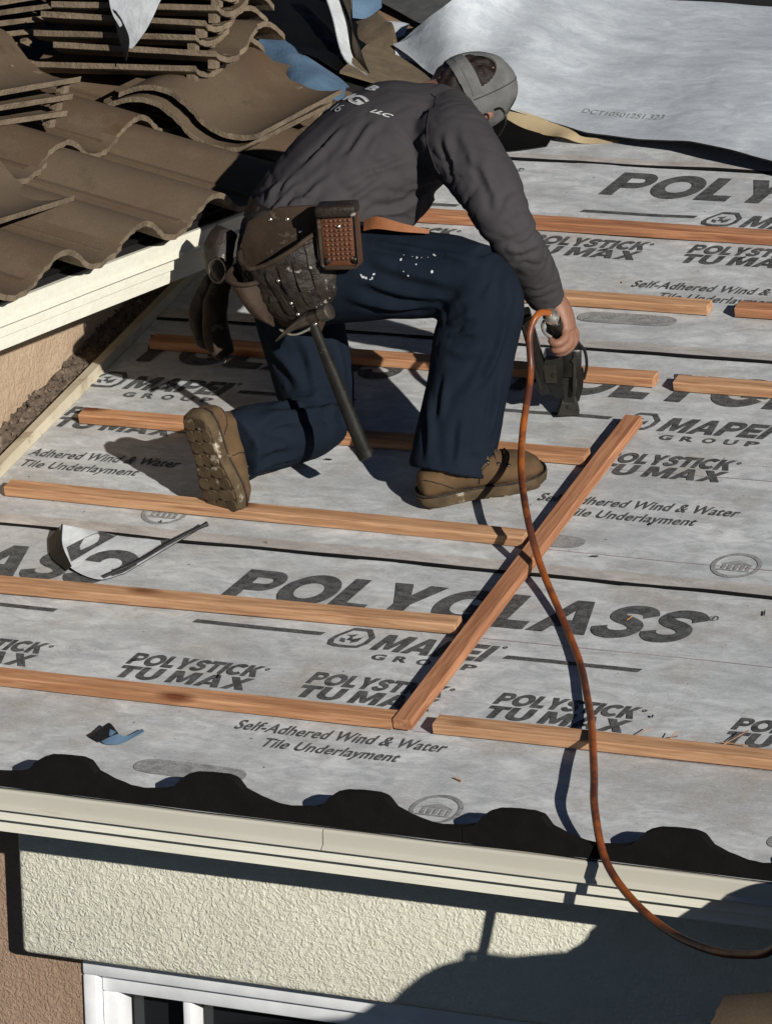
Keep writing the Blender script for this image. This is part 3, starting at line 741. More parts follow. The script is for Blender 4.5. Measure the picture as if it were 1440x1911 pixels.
# ================================================================== LOOSE SHEETS, SCRAPS
def ribbon(name, A, B, mats, th=0.003, nw=8, sub=6, sag=0.0, wr=0.0, jag=0.0, parent=None):
    """curved sheet between two edge lines, with thickness; mats = (front, back)"""
    a = catmull(A, sub) if len(A) > 2 else [Vector(A[0]).lerp(Vector(A[1]), i/sub) for i in range(sub+1)]
    c = catmull(B, sub) if len(B) > 2 else [Vector(B[0]).lerp(Vector(B[1]), i/sub) for i in range(sub+1)]
    n = len(a); V = []
    for i in range(n):
        for j in range(nw+1):
            t = j/nw; q = a[i].lerp(c[i], t)
            q = q + Vector((0, 0, 1))*(-sag*math.sin(math.pi*t) + wr*nz(q.x*14, q.y*14, q.z*14))
            if jag and i == n-1: q = q + (a[-1]-a[-2])*jag*nz(t*9, 4, 1)
            V.append(q)
    w = nw+1; Fc = [(i*w+j, i*w+j+1, (i+1)*w+j+1, (i+1)*w+j) for i in range(n-1) for j in range(nw)]
    me = to_mesh('t', V, Fc, mats[0])
    if sum((Vector(q.normal)*q.area for q in me.polygons), Vector()).dot(Vector((.3,-.6,.6))) < 0:
        bpy.data.meshes.remove(me); Fc = [f[::-1] for f in Fc]; me = to_mesh('t', V, Fc, mats[0])
    N = [Vector(q.normal) for q in me.vertices]; bpy.data.meshes.remove(me)
    m = len(V); V2 = [q-k*th for q, k in zip(V, N)]
    rim = list(range(w))+[i*w+nw for i in range(1, n)]+[(n-1)*w+j for j in range(nw-1, -1, -1)]+[i*w for i in range(n-2, 0, -1)]
    F3 = [(rim[i], rim[i]+m, rim[(i+1) % len(rim)]+m, rim[(i+1) % len(rim)]) for i in range(len(rim))]
    return obj(name, V+V2, Fc+[tuple(x+m for x in f[::-1]) for f in Fc]+F3, list(mats), parent, [0]*len(Fc)+[1]*len(Fc)+[1]*len(F3), True, 50)

# the large loose white sheet at the upper right
def sheet_h(u, t):
    low = np.interp(u, [-2.3,-2.175,-2.03,-1.9,-1.82,-1.71,-1.62,-1.45,-1.32,-1.20,-1.07,-0.9,0.5], [.06,.045,.065,.085,.062,.042,.036,.042,.060,.066,.060,.060,.05])
    top = np.interp(u, [-2.3,-2.29,-2.244,-2.179,-2.105,-1.99,-1.72,-1.39,0.5], [.06,.06,.10,.15,.20,.15,.08,.05,.04])
    return low+(top-low)*t**1.3 + 0.02*math.sin(math.pi*t)*math.exp(-((u+1.35)/0.6)**2) + 0.008*nz(u*2.6, t*2.2, 3.1)*(1-abs(2*t-1))
NU, NV = 90, 34; V = []; UV = []
for j in range(NV+1):
    for i in range(NU+1):
        t = j/NV; u = -2.30+2.7*(i/NU)
        vl = np.interp(u, [-2.30,-2.175,-2.03,-1.92,-1.82,-1.71,-1.62,-1.45,-1.32,-1.20,-1.07,-0.95,0.4], [3.385,3.283,3.15,3.03,3.028,3.01,2.978,2.934,2.904,2.858,2.817,2.775,2.45])
        vt = np.interp(u, [-2.30,-2.29,-2.244,-2.179,-2.105,-2.04,-1.98,-1.724,-1.392,0.4], [3.386,3.388,3.400,3.385,3.400,3.50,3.60,3.70,3.745,3.6])
        v = vl+(vt-vl)*t
        h = sheet_h(u, t) + 0.004*math.sin((v*1.0+u*0.25)*46+3*nz(u*3, v*3, 0))*math.exp(-((u+2.0)/0.35)**2) + 0.0035*nz(u*7, v*22, 5)
        V.append(RP(u, v, max(0.016, h)))
n = NU+1; Fc = [(j*n+i, j*n+i+1, (j+1)*n+i+1, (j+1)*n+i) for j in range(NV) for i in range(NU)]
m = len(V); V += [q-Vector((0,-sp,cp))*0.004 for q in V]
rim = list(range(n))+[j*n+NU for j in range(1, NV+1)]+[NV*n+i for i in range(NU-1, -1, -1)]+[j*n for j in range(NV-1, 0, -1)]
loose_sheet = obj('membrane_sheet', V, Fc+[tuple(x+m for x in f[::-1]) for f in Fc]+[(rim[i], rim[i]+m, rim[(i+1) % len(rim)]+m, rim[(i+1) % len(rim)]) for i in range(len(rim))], [U_NEW, BLACK], None, [0]*(m and len(Fc))+[1]*(len(Fc)+len(rim)), True, 50)
tag(loose_sheet, 'large loose white membrane sheet lying wavy at the top right', 'membrane')
bv = BVHTree.FromPolygons([tuple(q) for q in V[:m]], Fc)
def on_surface(bvh, pts, d, off):
    out = []
    for q in pts:
        hit, nrm, _, _ = bvh.ray_cast(Vector(q)-Vector(d)*2, Vector(d), 6)
        if hit is None:
            hit, nrm, _, _ = bvh.find_nearest(Vector(q))
        if nrm.dot(Vector(d)) > 0: nrm = -nrm
        out.append(hit+nrm*off)
    return out
gv, gf = glyphs('DCT10501251.323', 0.0, 1.0); a, c = gv.min(0), gv.max(0); X = (gv-a)/(c-a)
obj('stamped_code', on_surface(bv, [RP(-1.655+x*0.225, 3.062-0.030*x+y*0.024, 0.05) for x, y in X], -Vector((0,-sp,cp)), 0.0012), gf, INK_P, loose_sheet)

tag(ribbon('shade_patch', [RP(-1.93,3.04,.050),RP(-1.86,3.02,.045),RP(-1.78,3.01,.030),RP(-1.70,2.985,.022)], [RP(-1.90,2.885,.014),RP(-1.84,2.880,.014),RP(-1.77,2.895,.014),RP(-1.70,2.93,.014)], (SHADE_FILM, BLACK), 0.003, 6, 5),  # black sheet added in place of the deep shadow under the loose sheet
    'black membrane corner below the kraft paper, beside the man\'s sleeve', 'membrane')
tag(ribbon('kraft_paper', [RP(-1.90,3.06,.075), RP(-1.80,3.03,.058), RP(-1.70,3.01,.040), RP(-1.645,2.985,.030), RP(-1.615,2.975,.022), RP(-1.53,2.985,.016)],
           [RP(-1.93,3.03,.03), RP(-1.83,3.00,.028), RP(-1.72,2.975,.022), RP(-1.660,2.945,.034), RP(-1.610,2.955,.015), RP(-1.53,2.975,.014)], (KRAFT, KRAFT), 0.002, 5, 5),
    'creased tan kraft paper sticking out under the loose white sheet', 'paper')
tag(ribbon('black_film_shade', [LP(.98,2.75,.02),LP(.75,2.85,.05),LP(.52,2.92,.03),LP(.36,2.98,.02)], [LP(1.05,3.6,.02),LP(.85,3.55,.05),LP(.66,3.48,.03),LP(.42,3.30,.02)], (SHADE_FILM, SHADE_FILM), 0.003, 10, 6, 0, 0.02),  # plastic film whose black also stands for the tile stack's shadow
    'crumpled black film, also standing in for shade behind the tile stacks', 'membrane')
tag(ribbon('blue_membrane', [(-2.504,2.904,1.021),(-2.45,2.915,1.016),(-2.331,2.79,.993),(-2.265,2.774,.965),(-2.205,2.775,.927)], [(-2.47,2.794,.985),(-2.376,2.714,.965),(-2.251,2.545,.935),(-2.175,2.49,.918),(-2.139,2.594,.905)], (BLUE, BLUE), 0.003, 8, 6, -0.02, 0.012),
    'dusty blue membrane piece lying between the tiles and the man\'s back', 'membrane')
tag(ribbon('membrane_strip', [(-2.472,3.2,1.117),(-2.443,3.16,1.082),(-2.404,3.11,1.045),(-2.344,3.03,.969),(-2.287,2.99,.941),(-2.244,2.96,.931)], [(-2.478,3.27,1.108),(-2.442,3.23,1.073),(-2.39,3.17,1.022),(-2.354,3.1,.971),(-2.299,3.03,.93),(-2.248,2.98,.923)], (PAPER, PAPER), 0.003, 6, 5, 0, 0.004),
    'white torn membrane strip hanging down behind the man\'s shoulders', 'membrane')
tag(ribbon('felt_strip', [(-2.475,3.275,1.108),(-2.438,3.236,1.073),(-2.386,3.176,1.022),(-2.350,3.106,.971),(-2.296,3.036,.93),(-2.246,2.985,.923)], [(-2.427,3.22,1.116),(-2.391,3.18,1.081),(-2.364,3.13,1.02),(-2.316,3.07,.982),(-2.279,3.02,.95),(-2.24,2.97,.922)], (TANFELT, BLACK), 0.003, 6, 5, 0, 0.004),
    'dark curled strip beside the hanging white membrane strip', 'membrane')
tag(ribbon('blue_membrane', [(-2.60,3.55,1.12),(-2.512,3.444,1.07),(-2.482,3.391,1.0)], [(-2.50,3.60,1.10),(-2.45,3.50,1.06),(-2.428,3.456,1.025)], (BLUE, BLACK), 0.003, 6, 6, 0.01, 0.01),
    'small blue membrane flap at the top edge above the tan felt', 'membrane')
tag(ribbon('felt_piece', [(-2.535,3.502,.985),(-2.493,3.475,1.0),(-2.446,3.46,1.012),(-2.387,3.40,1.0)], [(-2.40,3.18,.895),(-2.366,3.19,.90),(-2.31,3.21,.915),(-2.28,3.24,.935)], (TANFELT, TANFELT), 0.004, 10, 6, -0.03, 0.010),
    'worn tan felt piece curling up behind the man\'s shoulders', 'felt')
tag(ribbon('dusty_board', [LP(.44,3.27,.03),LP(.20,3.24,.03)], [LP(.36,2.92,.03),LP(.08,2.96,.03)], (TANFELT, TANFELT), 0.008, 8, 8, 0, 0.004),
    'dusty brown board in the valley behind the man\'s back', 'board')
tag(ribbon('paper_scrap', [(-2.432,3.475,.99),(-2.344,3.449,.985)], [(-2.356,3.364,.955),(-2.33,3.38,.965)], (PAPER, PAPER), 0.002, 6, 6, -0.01, 0.008),
    'pale flat scrap behind the tan felt, near the sheet\'s corner', 'scrap')
tag(ribbon('paper_scrap', [(-2.328,3.303,.955),(-2.275,3.285,.968)], [(-2.255,3.17,.900),(-2.18,3.20,.905)], (PAPER, PAPER), 0.002, 8, 6, -0.012, 0.014),
    'crumpled pale scrap with faint red lines left of the loose sheet', 'scrap')
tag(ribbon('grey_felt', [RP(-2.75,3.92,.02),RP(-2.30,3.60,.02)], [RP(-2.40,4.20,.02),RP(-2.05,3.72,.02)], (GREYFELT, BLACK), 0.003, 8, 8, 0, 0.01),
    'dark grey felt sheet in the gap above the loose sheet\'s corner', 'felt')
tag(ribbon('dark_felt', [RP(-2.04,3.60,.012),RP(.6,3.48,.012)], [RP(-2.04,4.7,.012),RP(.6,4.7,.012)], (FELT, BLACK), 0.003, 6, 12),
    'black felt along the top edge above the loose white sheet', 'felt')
tag(ribbon('torn_membrane', [(-2.412,1.93,1.289),(-2.407,1.92,1.241),(-2.392,1.91,1.206),(-2.368,1.905,1.171),(-2.350,1.90,1.137)], [(-2.252,1.93,1.295),(-2.267,1.91,1.248),(-2.281,1.90,1.211),(-2.307,1.895,1.172),(-2.338,1.895,1.136)], (PAPER, BLACK), 0.002, 9, 5, 0.0, 0.012, 0.6),
    'white torn membrane tongue hanging over the tall tile stack', 'membrane')
tag(ribbon('torn_edge', [(-2.403,1.918,1.226),(-2.390,1.912,1.194),(-2.376,1.902,1.159),(-2.362,1.90,1.110)], [(-2.384,1.906,1.219),(-2.362,1.904,1.186),(-2.347,1.897,1.154),(-2.354,1.893,1.108)], (BLACK, BLACK), 0.002, 6, 6, 0.0, 0.014, 0.8),
    'ragged black shred along the torn white membrane tongue', 'scrap')

# cut-off flap of printed sheet lying on the lowest course
fl = ribbon('cut_flap', [RP(-2.010,.925,.034), RP(-1.985,.87,.020), RP(-1.93,.80,.011), RP(-1.845,.765,.007), RP(-1.80,.80,.006)],
            [RP(-1.95,.952,.010), RP(-1.89,.945,.007), RP(-1.82,.945,.006), RP(-1.77,.950,.006), RP(-1.71,1.002,.016)], (PAPER, BLACK), 0.002, 10, 6, 0.0, 0.0)
tag(fl, 'cut flap of printed white sheet with a dark curled edge, left of the kneeling boot', 'membrane scrap')
dk = ribbon('curl', [RP(-2.034,.905,.006), RP(-1.99,.835,.008), RP(-1.93,.787,.008)], [RP(-2.005,.925,.036), RP(-1.975,.862,.024), RP(-1.922,.798,.013)], (BLACK, BLACK), 0.002, 5, 6, 0, 0, 0, fl)
fme = fl.data; fM = fl.matrix_basis
bvf = BVHTree.FromPolygons([tuple(fM @ q.co) for q in fme.vertices], [tuple(p.vertices) for p in fme.polygons])
down = -Vector((0,-sp,cp))
def dense(poly, k=6):
    out = []
    for i in range(len(poly)):
        a, c = poly[i], poly[(i+1) % len(poly)]
        out += [(a[0]+(c[0]-a[0])*t/k, a[1]+(c[1]-a[1])*t/k) for t in range(k)]
    return out
mb = MB()
for q in ([(-1.965,.862),(-1.930,.948),(-1.885,.945),(-1.930,.815)], [(-1.785,.945),(-1.752,.955),(-1.752,.938),(-1.772,.925)]):
    one = MB(); one.add(on_surface(bvf, [RP(a, c, .05) for a, c in dense(q)], down, 0.0016), [tuple(range(len(q)*6))]); one.obj('lettering', INK, fl)
mb = MB()
arc = []
for r in (0.058, 0.024):
    pts = [(-1.845+r*1.05*math.cos(t), .828+r*math.sin(t)) for t in [math.radians(x) for x in range(-60, 200, 20)]]
    arc.append(pts)
for i in range(len(arc[0])-1):
    q = [arc[0][i], arc[0][i+1], arc[1][i+1], arc[1][i]]
    mb.add(on_surface(bvf, [RP(a, c, .05) for a, c in q], down, 0.0016), [(0,1,2,3)])
mb.obj('lettering', INK, fl)
st = MB(); st.tube(catmull([RP(-1.835,.772,.010), RP(-1.79,.845,.011), RP(-1.755,.925,.014), RP(-1.705,1.008,.018)], 6), [0.004]*18+[0.006], 8)
tag(st.obj('black_strip', BLACK), 'thin black rolled strip pointing at the kneeling boot\'s toe', 'strip')
tp = ribbon('blue_tape_scrap', [RP(-1.552,.190,.006), RP(-1.530,.178,.004), RP(-1.500,.188,.004), RP(-1.470,.228,.010)], [RP(-1.548,.214,.020), RP(-1.522,.205,.018), RP(-1.498,.204,.010), RP(-1.478,.236,.010)], (BLUE, BLUE), 0.002, 5, 6)
tag(tp, 'small curled blue and black scrap lying near the eave', 'scrap')
ribbon('backing', [RP(-1.582,.203,.004),RP(-1.566,.190,.010),RP(-1.546,.180,.006)], [RP(-1.560,.226,.010),RP(-1.540,.222,.024),RP(-1.512,.202,.016)], (BLACK, BLACK), 0.002, 5, 5, 0, 0, 0, tp)
# wood splinters and tar flecks
sm = MB()
for i in range(26):
    u, v = random.uniform(-2.0, -0.2), random.uniform(0.05, 2.7)
    if u > -0.25+v*0.0 and v > 1: pass
    L, w, a = random.uniform(.006,.022), random.uniform(.0012,.003), random.uniform(0, 3.1)
    M = roof_mat(u, v, 0.004+0.0035*int(v/0.96), a)
    sm.box((0,0,0),(L,w,0.0022), M, 0 if random.random() < .6 else 1)
tag(sm.obj('splinters', [BLACK, W1]), 'scattered small splinters and tar flecks on the sheets', kind='stuff')
sp_ = MB()
for i in range(7):
    u, v = -0.475+random.uniform(-.12,.14), 0.395+random.uniform(-.012,.02)
    L, a, e = random.uniform(.02,.06), random.uniform(-.6, .9), random.uniform(-.1,.5)
    sp_.box((0,0,0),(L,.0014,.0014), roof_mat(u, v, 0.006, a) @ Matrix.Rotation(-e, 4, 'Y'), 0)
tag(sp_.obj('straw_splinters', W1), 'thin pale splinters caught behind the right eave batten', kind='stuff')
# rubble along the foot of the side wall
rb = MB()
for i in range(900):
    v = random.uniform(0.3, 2.6); t = random.random()**1.3
    u = -2.362+0.056*t; hgt = 0.034*(1-t)**0.8+0.004
    r = random.uniform(.003, .010)*(1.0 if random.random() < .93 else 1.9); c = RP(u, v, hgt*random.uniform(.75, 1.0))
    R = Matrix.Rotation(random.uniform(0, 6), 4, Vector((random.random()-.5, random.random()-.5, random.random()-.5)).normalized())
    q = [Vector(x)*r*random.uniform(.6, 1.3) for x in ((1,0,0),(-1,0,0),(0,1,0),(0,-1,0),(0,0,.7),(0,0,-.7))]
    rb.add([c + (R @ x) for x in q], [(0,2,4),(2,1,4),(1,3,4),(3,0,4),(2,0,5),(1,2,5),(3,1,5),(0,3,5)])
N = 160; q = []
for i in range(N+1):
    v = 0.2+2.5*i/N
    for j in range(9):
        t = j/8; q.append(RP(-2.364+0.062*t, v, (0.032*(1-t)**0.8+0.004)*(0.85+0.4*nz(v*16, t*4, 2))+0.005*nz(v*50, t*9, 3)))
rb.add(q, [(i*9+j, i*9+j+1, (i+1)*9+j+1, (i+1)*9+j) for i in range(N) for j in range(8)])
tag(rb.obj('rubble', DIRT), 'strip of crumbled mortar and dirt along the side wall foot', kind='stuff')

# ================================================================== PERSON
def sup(n, e=2.3):
    out = []
    for i in range(n):
        a = 2*math.pi*i/n; c, s = math.cos(a), math.sin(a)
        out.append((math.copysign(abs(c)**(2/e), c), math.copysign(abs(s)**(2/e), s)))
    return out
def limb(mb, pts, rad, n=20, lat=None, sub=4, e=2.1):
    """tapered tube; rad = (half width along lat, half depth) per point"""
    P = catmull(pts, sub); K = len(pts)
    R = [(r, r) if not isinstance(r, tuple) else r for r in rad]
    rings = []; ref = Vector(lat) if lat is not None else None
    a = None; shp = sup(n, e)
    for i, q in enumerate(P):
        f = i/sub; k = min(int(f), K-2); t = f-k
        ra = R[k][0]+(R[k+1][0]-R[k][0])*t; rb = R[k][1]+(R[k+1][1]-R[k][1])*t
        tg = (P[min(i+1, len(P)-1)]-P[max(i-1, 0)]).normalized()
        if ref is not None: a = ref
        elif a is None: a = tg.orthogonal()
        a = (a-tg*a.dot(tg)).normalized(); b = tg.cross(a)
        rings.append([q+a*(ra*x)+b*(rb*y) for x, y in shp])
    mb.loft(rings)
def ball(mb, c, r, n=16):
    c = Vector(c); r = r if isinstance(r, tuple) else (r, r, r)
    rings = []
    for i in range(1, n):
        th = math.pi*i/n
        rings.append([c+Vector((r[0]*math.sin(th)*math.cos(2*math.pi*k/20), r[1]*math.sin(th)*math.sin(2*math.pi*k/20), -r[2]*math.cos(th))) for k in range(20)])
    mb.loft(rings)
def fuse(mb, voxel=0.009, it=6, fac=0.5):
    """union of overlapping closed shells as one smooth skin -> verts, faces, normals (numpy)"""
    me = bpy.data.meshes.new('tmp'); me.from_pydata([tuple(q) for q in mb.v], [], mb.f)
    bm = bmesh.new(); bm.from_mesh(me); bmesh.ops.recalc_face_normals(bm, faces=bm.faces); bm.to_mesh(me); bm.free()
    ob = bpy.data.objects.new('tmp', me); COL.objects.link(ob)
    r = ob.modifiers.new('r', 'REMESH'); r.mode = 'VOXEL'; r.voxel_size = voxel
    s = ob.modifiers.new('s', 'SMOOTH'); s.iterations = it; s.factor = fac
    dg = bpy.context.evaluated_depsgraph_get(); em = ob.evaluated_get(dg).to_mesh()
    nv = len(em.vertices); V = np.empty(nv*3); em.vertices.foreach_get('co', V); V = V.reshape(-1, 3)
    N = np.array([v.normal[:] for v in em.vertices]); Fc = [tuple(p.vertices) for p in em.polygons]
    ob.evaluated_get(dg).to_mesh_clear(); bpy.data.objects.remove(ob); bpy.data.meshes.remove(me)
    return V, Fc, N
def fold(V, N, lines, w=0.009, d=0.008, seed=0):
    """draped folds along short 3D lines: a ridge with a valley beside it, fading to both ends"""
    D = np.zeros(len(V)); r_ = random.Random(seed)
    for A, B in lines:
        A, B = np.array(A, float), np.array(B, float); ab = B-A; L2 = max(1e-9, ab @ ab); L = math.sqrt(L2)
        ww = w*r_.uniform(.7, 1.35); dd = d*r_.uniform(.65, 1.3); sg = 1.0
        near = np.linalg.norm(V-(A+B)/2, axis=1) < L/2+5*ww
        Q, M = V[near], N[near]
        t = ((Q-A) @ ab)/L2; tc = np.clip(t, 0, 1); R = Q-(A+tc[:, None]*ab)
        side = np.cross(np.broadcast_to(ab/L, Q.shape), M)
        sd_ = np.einsum('ij,ij->i', R, side); dist = np.linalg.norm(R, axis=1)*np.sign(sd_)
        bend = 0.35*ww*np.sin(t*5.0+L*40)
        x = (dist+bend)/ww
        tp = np.clip(np.sin(np.pi*np.clip(tc, .02, .98)), 0, 1)**.6*np.exp(-np.maximum(0, np.abs(t-.5)-.5)*L/(1.5*ww))
        D[near] += dd*tp*(np.exp(-np.abs(x)**1.5)-0.85*np.exp(-((x-1.75)/.85)**2)-0.35*np.exp(-((x+2.1)/1.0)**2))
    return V+N*D[:, None]
def relax(V, Fc, it=2, fac=0.5):
    me = bpy.data.meshes.new('tmp'); me.from_pydata([tuple(q) for q in V], [], Fc)
    ob = bpy.data.objects.new('tmp', me); COL.objects.link(ob)
    if it:
        m_ = ob.modifiers.new('s', 'SMOOTH'); m_.iterations = it; m_.factor = fac
    dg = bpy.context.evaluated_depsgraph_get(); em = ob.evaluated_get(dg).to_mesh()
    V2 = np.array([v.co[:] for v in em.vertices]); N2 = np.array([v.normal[:] for v in em.vertices])
    ob.evaluated_get(dg).to_mesh_clear(); bpy.data.objects.remove(ob); bpy.data.meshes.remove(me)
    return V2, N2
def crease(V, N, amp, sc, seed=0.0, mask=None):
    """branching wrinkles: sharp valleys between soft pads"""
    D = np.zeros(len(V))
    for i, q in enumerate(V):
        w = 0.0 if mask is None else mask(q)
        if mask is not None and w <= 0.01: continue
        p = Vector((q[0]*sc[0]+seed, q[1]*sc[1], q[2]*sc[2])); p = p+Vector((nz(p.x*.6, p.y*.6, p.z*.6+3), nz(p.x*.6+9, p.y*.6, p.z*.6), 0))*0.9
        r = 1-abs(2.2*noise.noise(p)); r2 = 1-abs(2.2*noise.noise(p*1.9+Vector((7, 1, 3))))
        D[i] = -amp*(max(0.0, (r-.35)/.65)**2+0.45*max(0.0, (r2-.35)/.65)**2)*(w if mask is not None else 1.0)
    return V+N*D[:, None]
def rumple(V, N, amp, sx, sy, sz, seed=0.0):
    d = np.array([amp*noise.noise(Vector((q[0]*sx+seed, q[1]*sy, q[2]*sz))) for q in V])
    return V+N*d[:, None]

person = empty('person', (-1.45, 1.3, 0.34), 'kneeling worker in charcoal shirt, navy trousers and grey cap, seen from behind', 'person')
# ---- trousers
mb = MB(); rl = (0.707, -0.707, 0.0)
limb(mb, [(-1.655,1.372,.865),(-1.663,1.366,.83),(-1.668,1.362,.78),(-1.655,1.36,.70)], [(.130,.105),(.150,.120),(.162,.132),(.12,.10)], 24, rl)
limb(mb, [(-1.620,1.320,.770),(-1.535,1.285,.778),(-1.391,1.262,.786),(-1.27,1.25,.788),(-1.192,1.24,.778)], [(.13,.125),(.125,.112),(.108,.096),(.092,.088),(.080,.086)], 22, rl)
limb(mb, [(-1.215,1.24,.812),(-1.180,1.232,.750),(-1.196,1.222,.657),(-1.214,1.214,.560),(-1.231,1.198,.460),(-1.240,1.180,.385)], [.066,.086,.088,.087,.088,.090], 22)
limb(mb, [(-1.715,1.415,.790),(-1.710,1.42,.701),(-1.680,1.41,.587),(-1.648,1.39,.490),(-1.618,1.365,.428)], [(.115,.11),(.108,.10),(.094,.092),(.086,.086),(.070,.066)], 22, rl)
limb(mb, [(-1.606,1.360,.428),(-1.622,1.30,.425),(-1.645,1.22,.430),(-1.672,1.13,.434),(-1.690,1.058,.428)], [(.066,.055),(.074,.064),(.076,.070),(.076,.074),(.074,.078)], 22)
V, Fc, N = fuse(mb, 0.0055, 9)
PANT_FOLDS = [((-1.423,1.201,0.863),(-1.185,1.184,0.835)),
  ((-1.423,1.172,0.834),(-1.213,1.163,0.792)),
  ((-1.436,1.157,0.791),(-1.224,1.16,0.747)),
  ((-1.453,1.166,0.743),(-1.24,1.166,0.72)),
  ((-1.142,1.224,0.831),(-1.149,1.154,0.764)),
  ((-1.116,1.219,0.805),(-1.12,1.169,0.718)),
  ((-1.254,1.176,0.72),(-1.182,1.147,0.761)),
  ((-1.243,1.161,0.707),(-1.164,1.145,0.731)),
  ((-1.234,1.151,0.69),(-1.159,1.146,0.692)),
  ((-1.224,1.139,0.663),(-1.149,1.149,0.653)),
  ((-1.108,1.183,0.716),(-1.151,1.153,0.584)),
  ((-1.126,1.168,0.673),(-1.19,1.129,0.541)),
  ((-1.123,1.186,0.602),(-1.147,1.17,0.467)),
  ((-1.22,1.131,0.606),(-1.241,1.119,0.505)),
  ((-1.265,1.139,0.556),(-1.254,1.103,0.433)),
  ((-1.18,1.131,0.518),(-1.196,1.11,0.425)),
  ((-1.256,1.104,0.433),(-1.155,1.156,0.441)),
  ((-1.25,1.099,0.415),(-1.153,1.163,0.42)),
  ((-1.724,1.328,0.601),(-1.646,1.308,0.516)),
  ((-1.651,1.326,0.629),(-1.6,1.316,0.494)),
  ((-1.599,1.376,0.623),(-1.568,1.356,0.488)),
  ((-1.688,1.315,0.511),(-1.575,1.376,0.542)),
  ((-1.641,1.244,0.5),(-1.565,1.377,0.501)),
  ((-1.594,1.197,0.479),(-1.561,1.372,0.467)),
  ((-1.635,1.074,0.485),(-1.6,1.209,0.487)),
  ((-1.658,1.049,0.454),(-1.589,1.159,0.458)),
  ((-1.647,1.049,0.42),(-1.592,1.137,0.428)),
  ((-1.625,1.053,0.388),(-1.593,1.191,0.392)),
  ((-1.777,1.35,0.687),(-1.733,1.333,0.599)),
  ((-1.612,1.349,0.604),(-1.555,1.285,0.433)),
  ((-1.641,1.14,0.505),(-1.605,1.299,0.491))]
V = fold(V, N, PANT_FOLDS, .010, .0095, 1); V, N = relax(V, Fc, 1)
V = crease(V, N, 0.0060, (15, 15, 15), 3.0, lambda q: min(1.0, .12+.9*max(0.0, 1-math.dist(q, (-1.245,1.18,.715))/.10)+.8*max(0.0, 1-math.dist(q, (-1.61,1.30,.49))/.12)+.5*max(0.0, 1-math.dist(q, (-1.24,1.16,.42))/.10))); V, N = relax(V, Fc, 1)
V = rumple(V, N, 0.0030, 18, 18, 11)
trousers = obj('trousers', V, Fc, PANTS, person, None, True)
# ---- shirt
mb = MB()
limb(mb, [(-1.660,1.360,.800),(-1.650,1.368,.845),(-1.628,1.38,.885),(-1.583,1.42,.942),(-1.525,1.47,1.000),(-1.468,1.52,1.044),(-1.424,1.56,1.072),(-1.392,1.60,1.097)],
     [(.168,.136),(.164,.134),(.162,.132),(.166,.132),(.178,.132),(.176,.116),(.122,.078),(.060,.055)], 26, (0.62,-0.76,-0.2))
limb(mb, [(-1.575,1.40,.865),(-1.52,1.44,.915),(-1.47,1.48,.97)], [(.12,.09),(.13,.10),(.12,.09)], 20, (0.62,-0.76,-0.2))
limb(mb, [(-1.46,1.69,1.055),(-1.43,1.63,1.072),(-1.38,1.51,1.062),(-1.325,1.42,1.042)], [.066,.068,.072,.078], 20)
limb(mb, [(-1.345,1.44,1.050),(-1.300,1.395,1.036),(-1.207,1.33,.965),(-1.140,1.30,.874),(-1.142,1.41,.778),(-1.143,1.482,.706)], [.084,.082,.070,.056,.050,.041], 22)
limb(mb, [(-1.45,1.69,1.06),(-1.54,1.73,.97),(-1.64,1.72,.88),(-1.60,1.66,.77)], [.072,.066,.056,.044], 18)
V, Fc, N = fuse(mb, 0.0055, 9)
SHIRT_FOLDS = [((-1.351,1.333,1.052),(-1.443,1.354,1.072)),
  ((-1.337,1.325,1.038),(-1.472,1.314,1.02)),
  ((-1.322,1.314,1.015),(-1.518,1.277,0.964)),
  ((-1.314,1.31,0.998),(-1.544,1.254,0.938)),
  ((-1.669,1.282,0.964),(-1.694,1.261,0.918)),
  ((-1.631,1.278,0.979),(-1.662,1.248,0.924)),
  ((-1.571,1.256,0.948),(-1.607,1.239,0.924)),
  ((-1.473,1.311,0.906),(-1.413,1.396,0.882)),
  ((-1.383,1.415,0.931),(-1.44,1.347,0.896)),
  ((-1.371,1.432,0.947),(-1.46,1.31,0.933)),
  ((-1.17,1.252,0.948),(-1.132,1.304,0.975)),
  ((-1.158,1.242,0.916),(-1.113,1.287,0.939)),
  ((-1.137,1.244,0.884),(-1.094,1.285,0.901)),
  ((-1.125,1.255,0.848),(-1.084,1.301,0.86)),
  ((-1.128,1.36,0.755),(-1.094,1.431,0.763)),
  ((-1.136,1.389,0.732),(-1.098,1.453,0.743)),
  ((-1.3,1.324,1.076),(-1.262,1.283,0.994)),
  ((-1.269,1.337,1.087),(-1.22,1.277,1.008)),
  ((-1.549,1.348,1.072),(-1.621,1.283,0.987)),
  ((-1.478,1.359,1.085),(-1.527,1.299,1.012)),
  ((-1.543,1.277,0.98),(-1.65,1.236,0.907)),
  ((-1.4,1.346,1.011),(-1.499,1.289,0.981)),
  ((-1.293,1.3,0.984),(-1.407,1.384,0.901)),
  ((-1.204,1.291,1.029),(-1.158,1.251,0.949)),
  ((-1.438,1.319,0.979),(-1.534,1.255,0.91)),
  ((-1.612,1.264,0.962),(-1.68,1.243,0.898))]
V = fold(V, N, SHIRT_FOLDS, .0075, .0065, 2); V, N = relax(V, Fc, 1)
V = crease(V, N, 0.0062, (12, 12, 15), 1.0, lambda q: min(1.0, .30+.9*max(0.0, 1-abs(q[2]-.885)/.10)+.8*max(0.0, 1-math.dist(q, (-1.30,1.31,.97))/.13)+.7*max(0.0, 1-math.dist(q, (-1.13,1.33,.86))/.12))); V, N = relax(V, Fc, 1)
V = rumple(V, N, 0.0022, 14, 14, 14, 5.0)
shirt = obj('shirt', V, Fc, SHIRT, person, None, True)
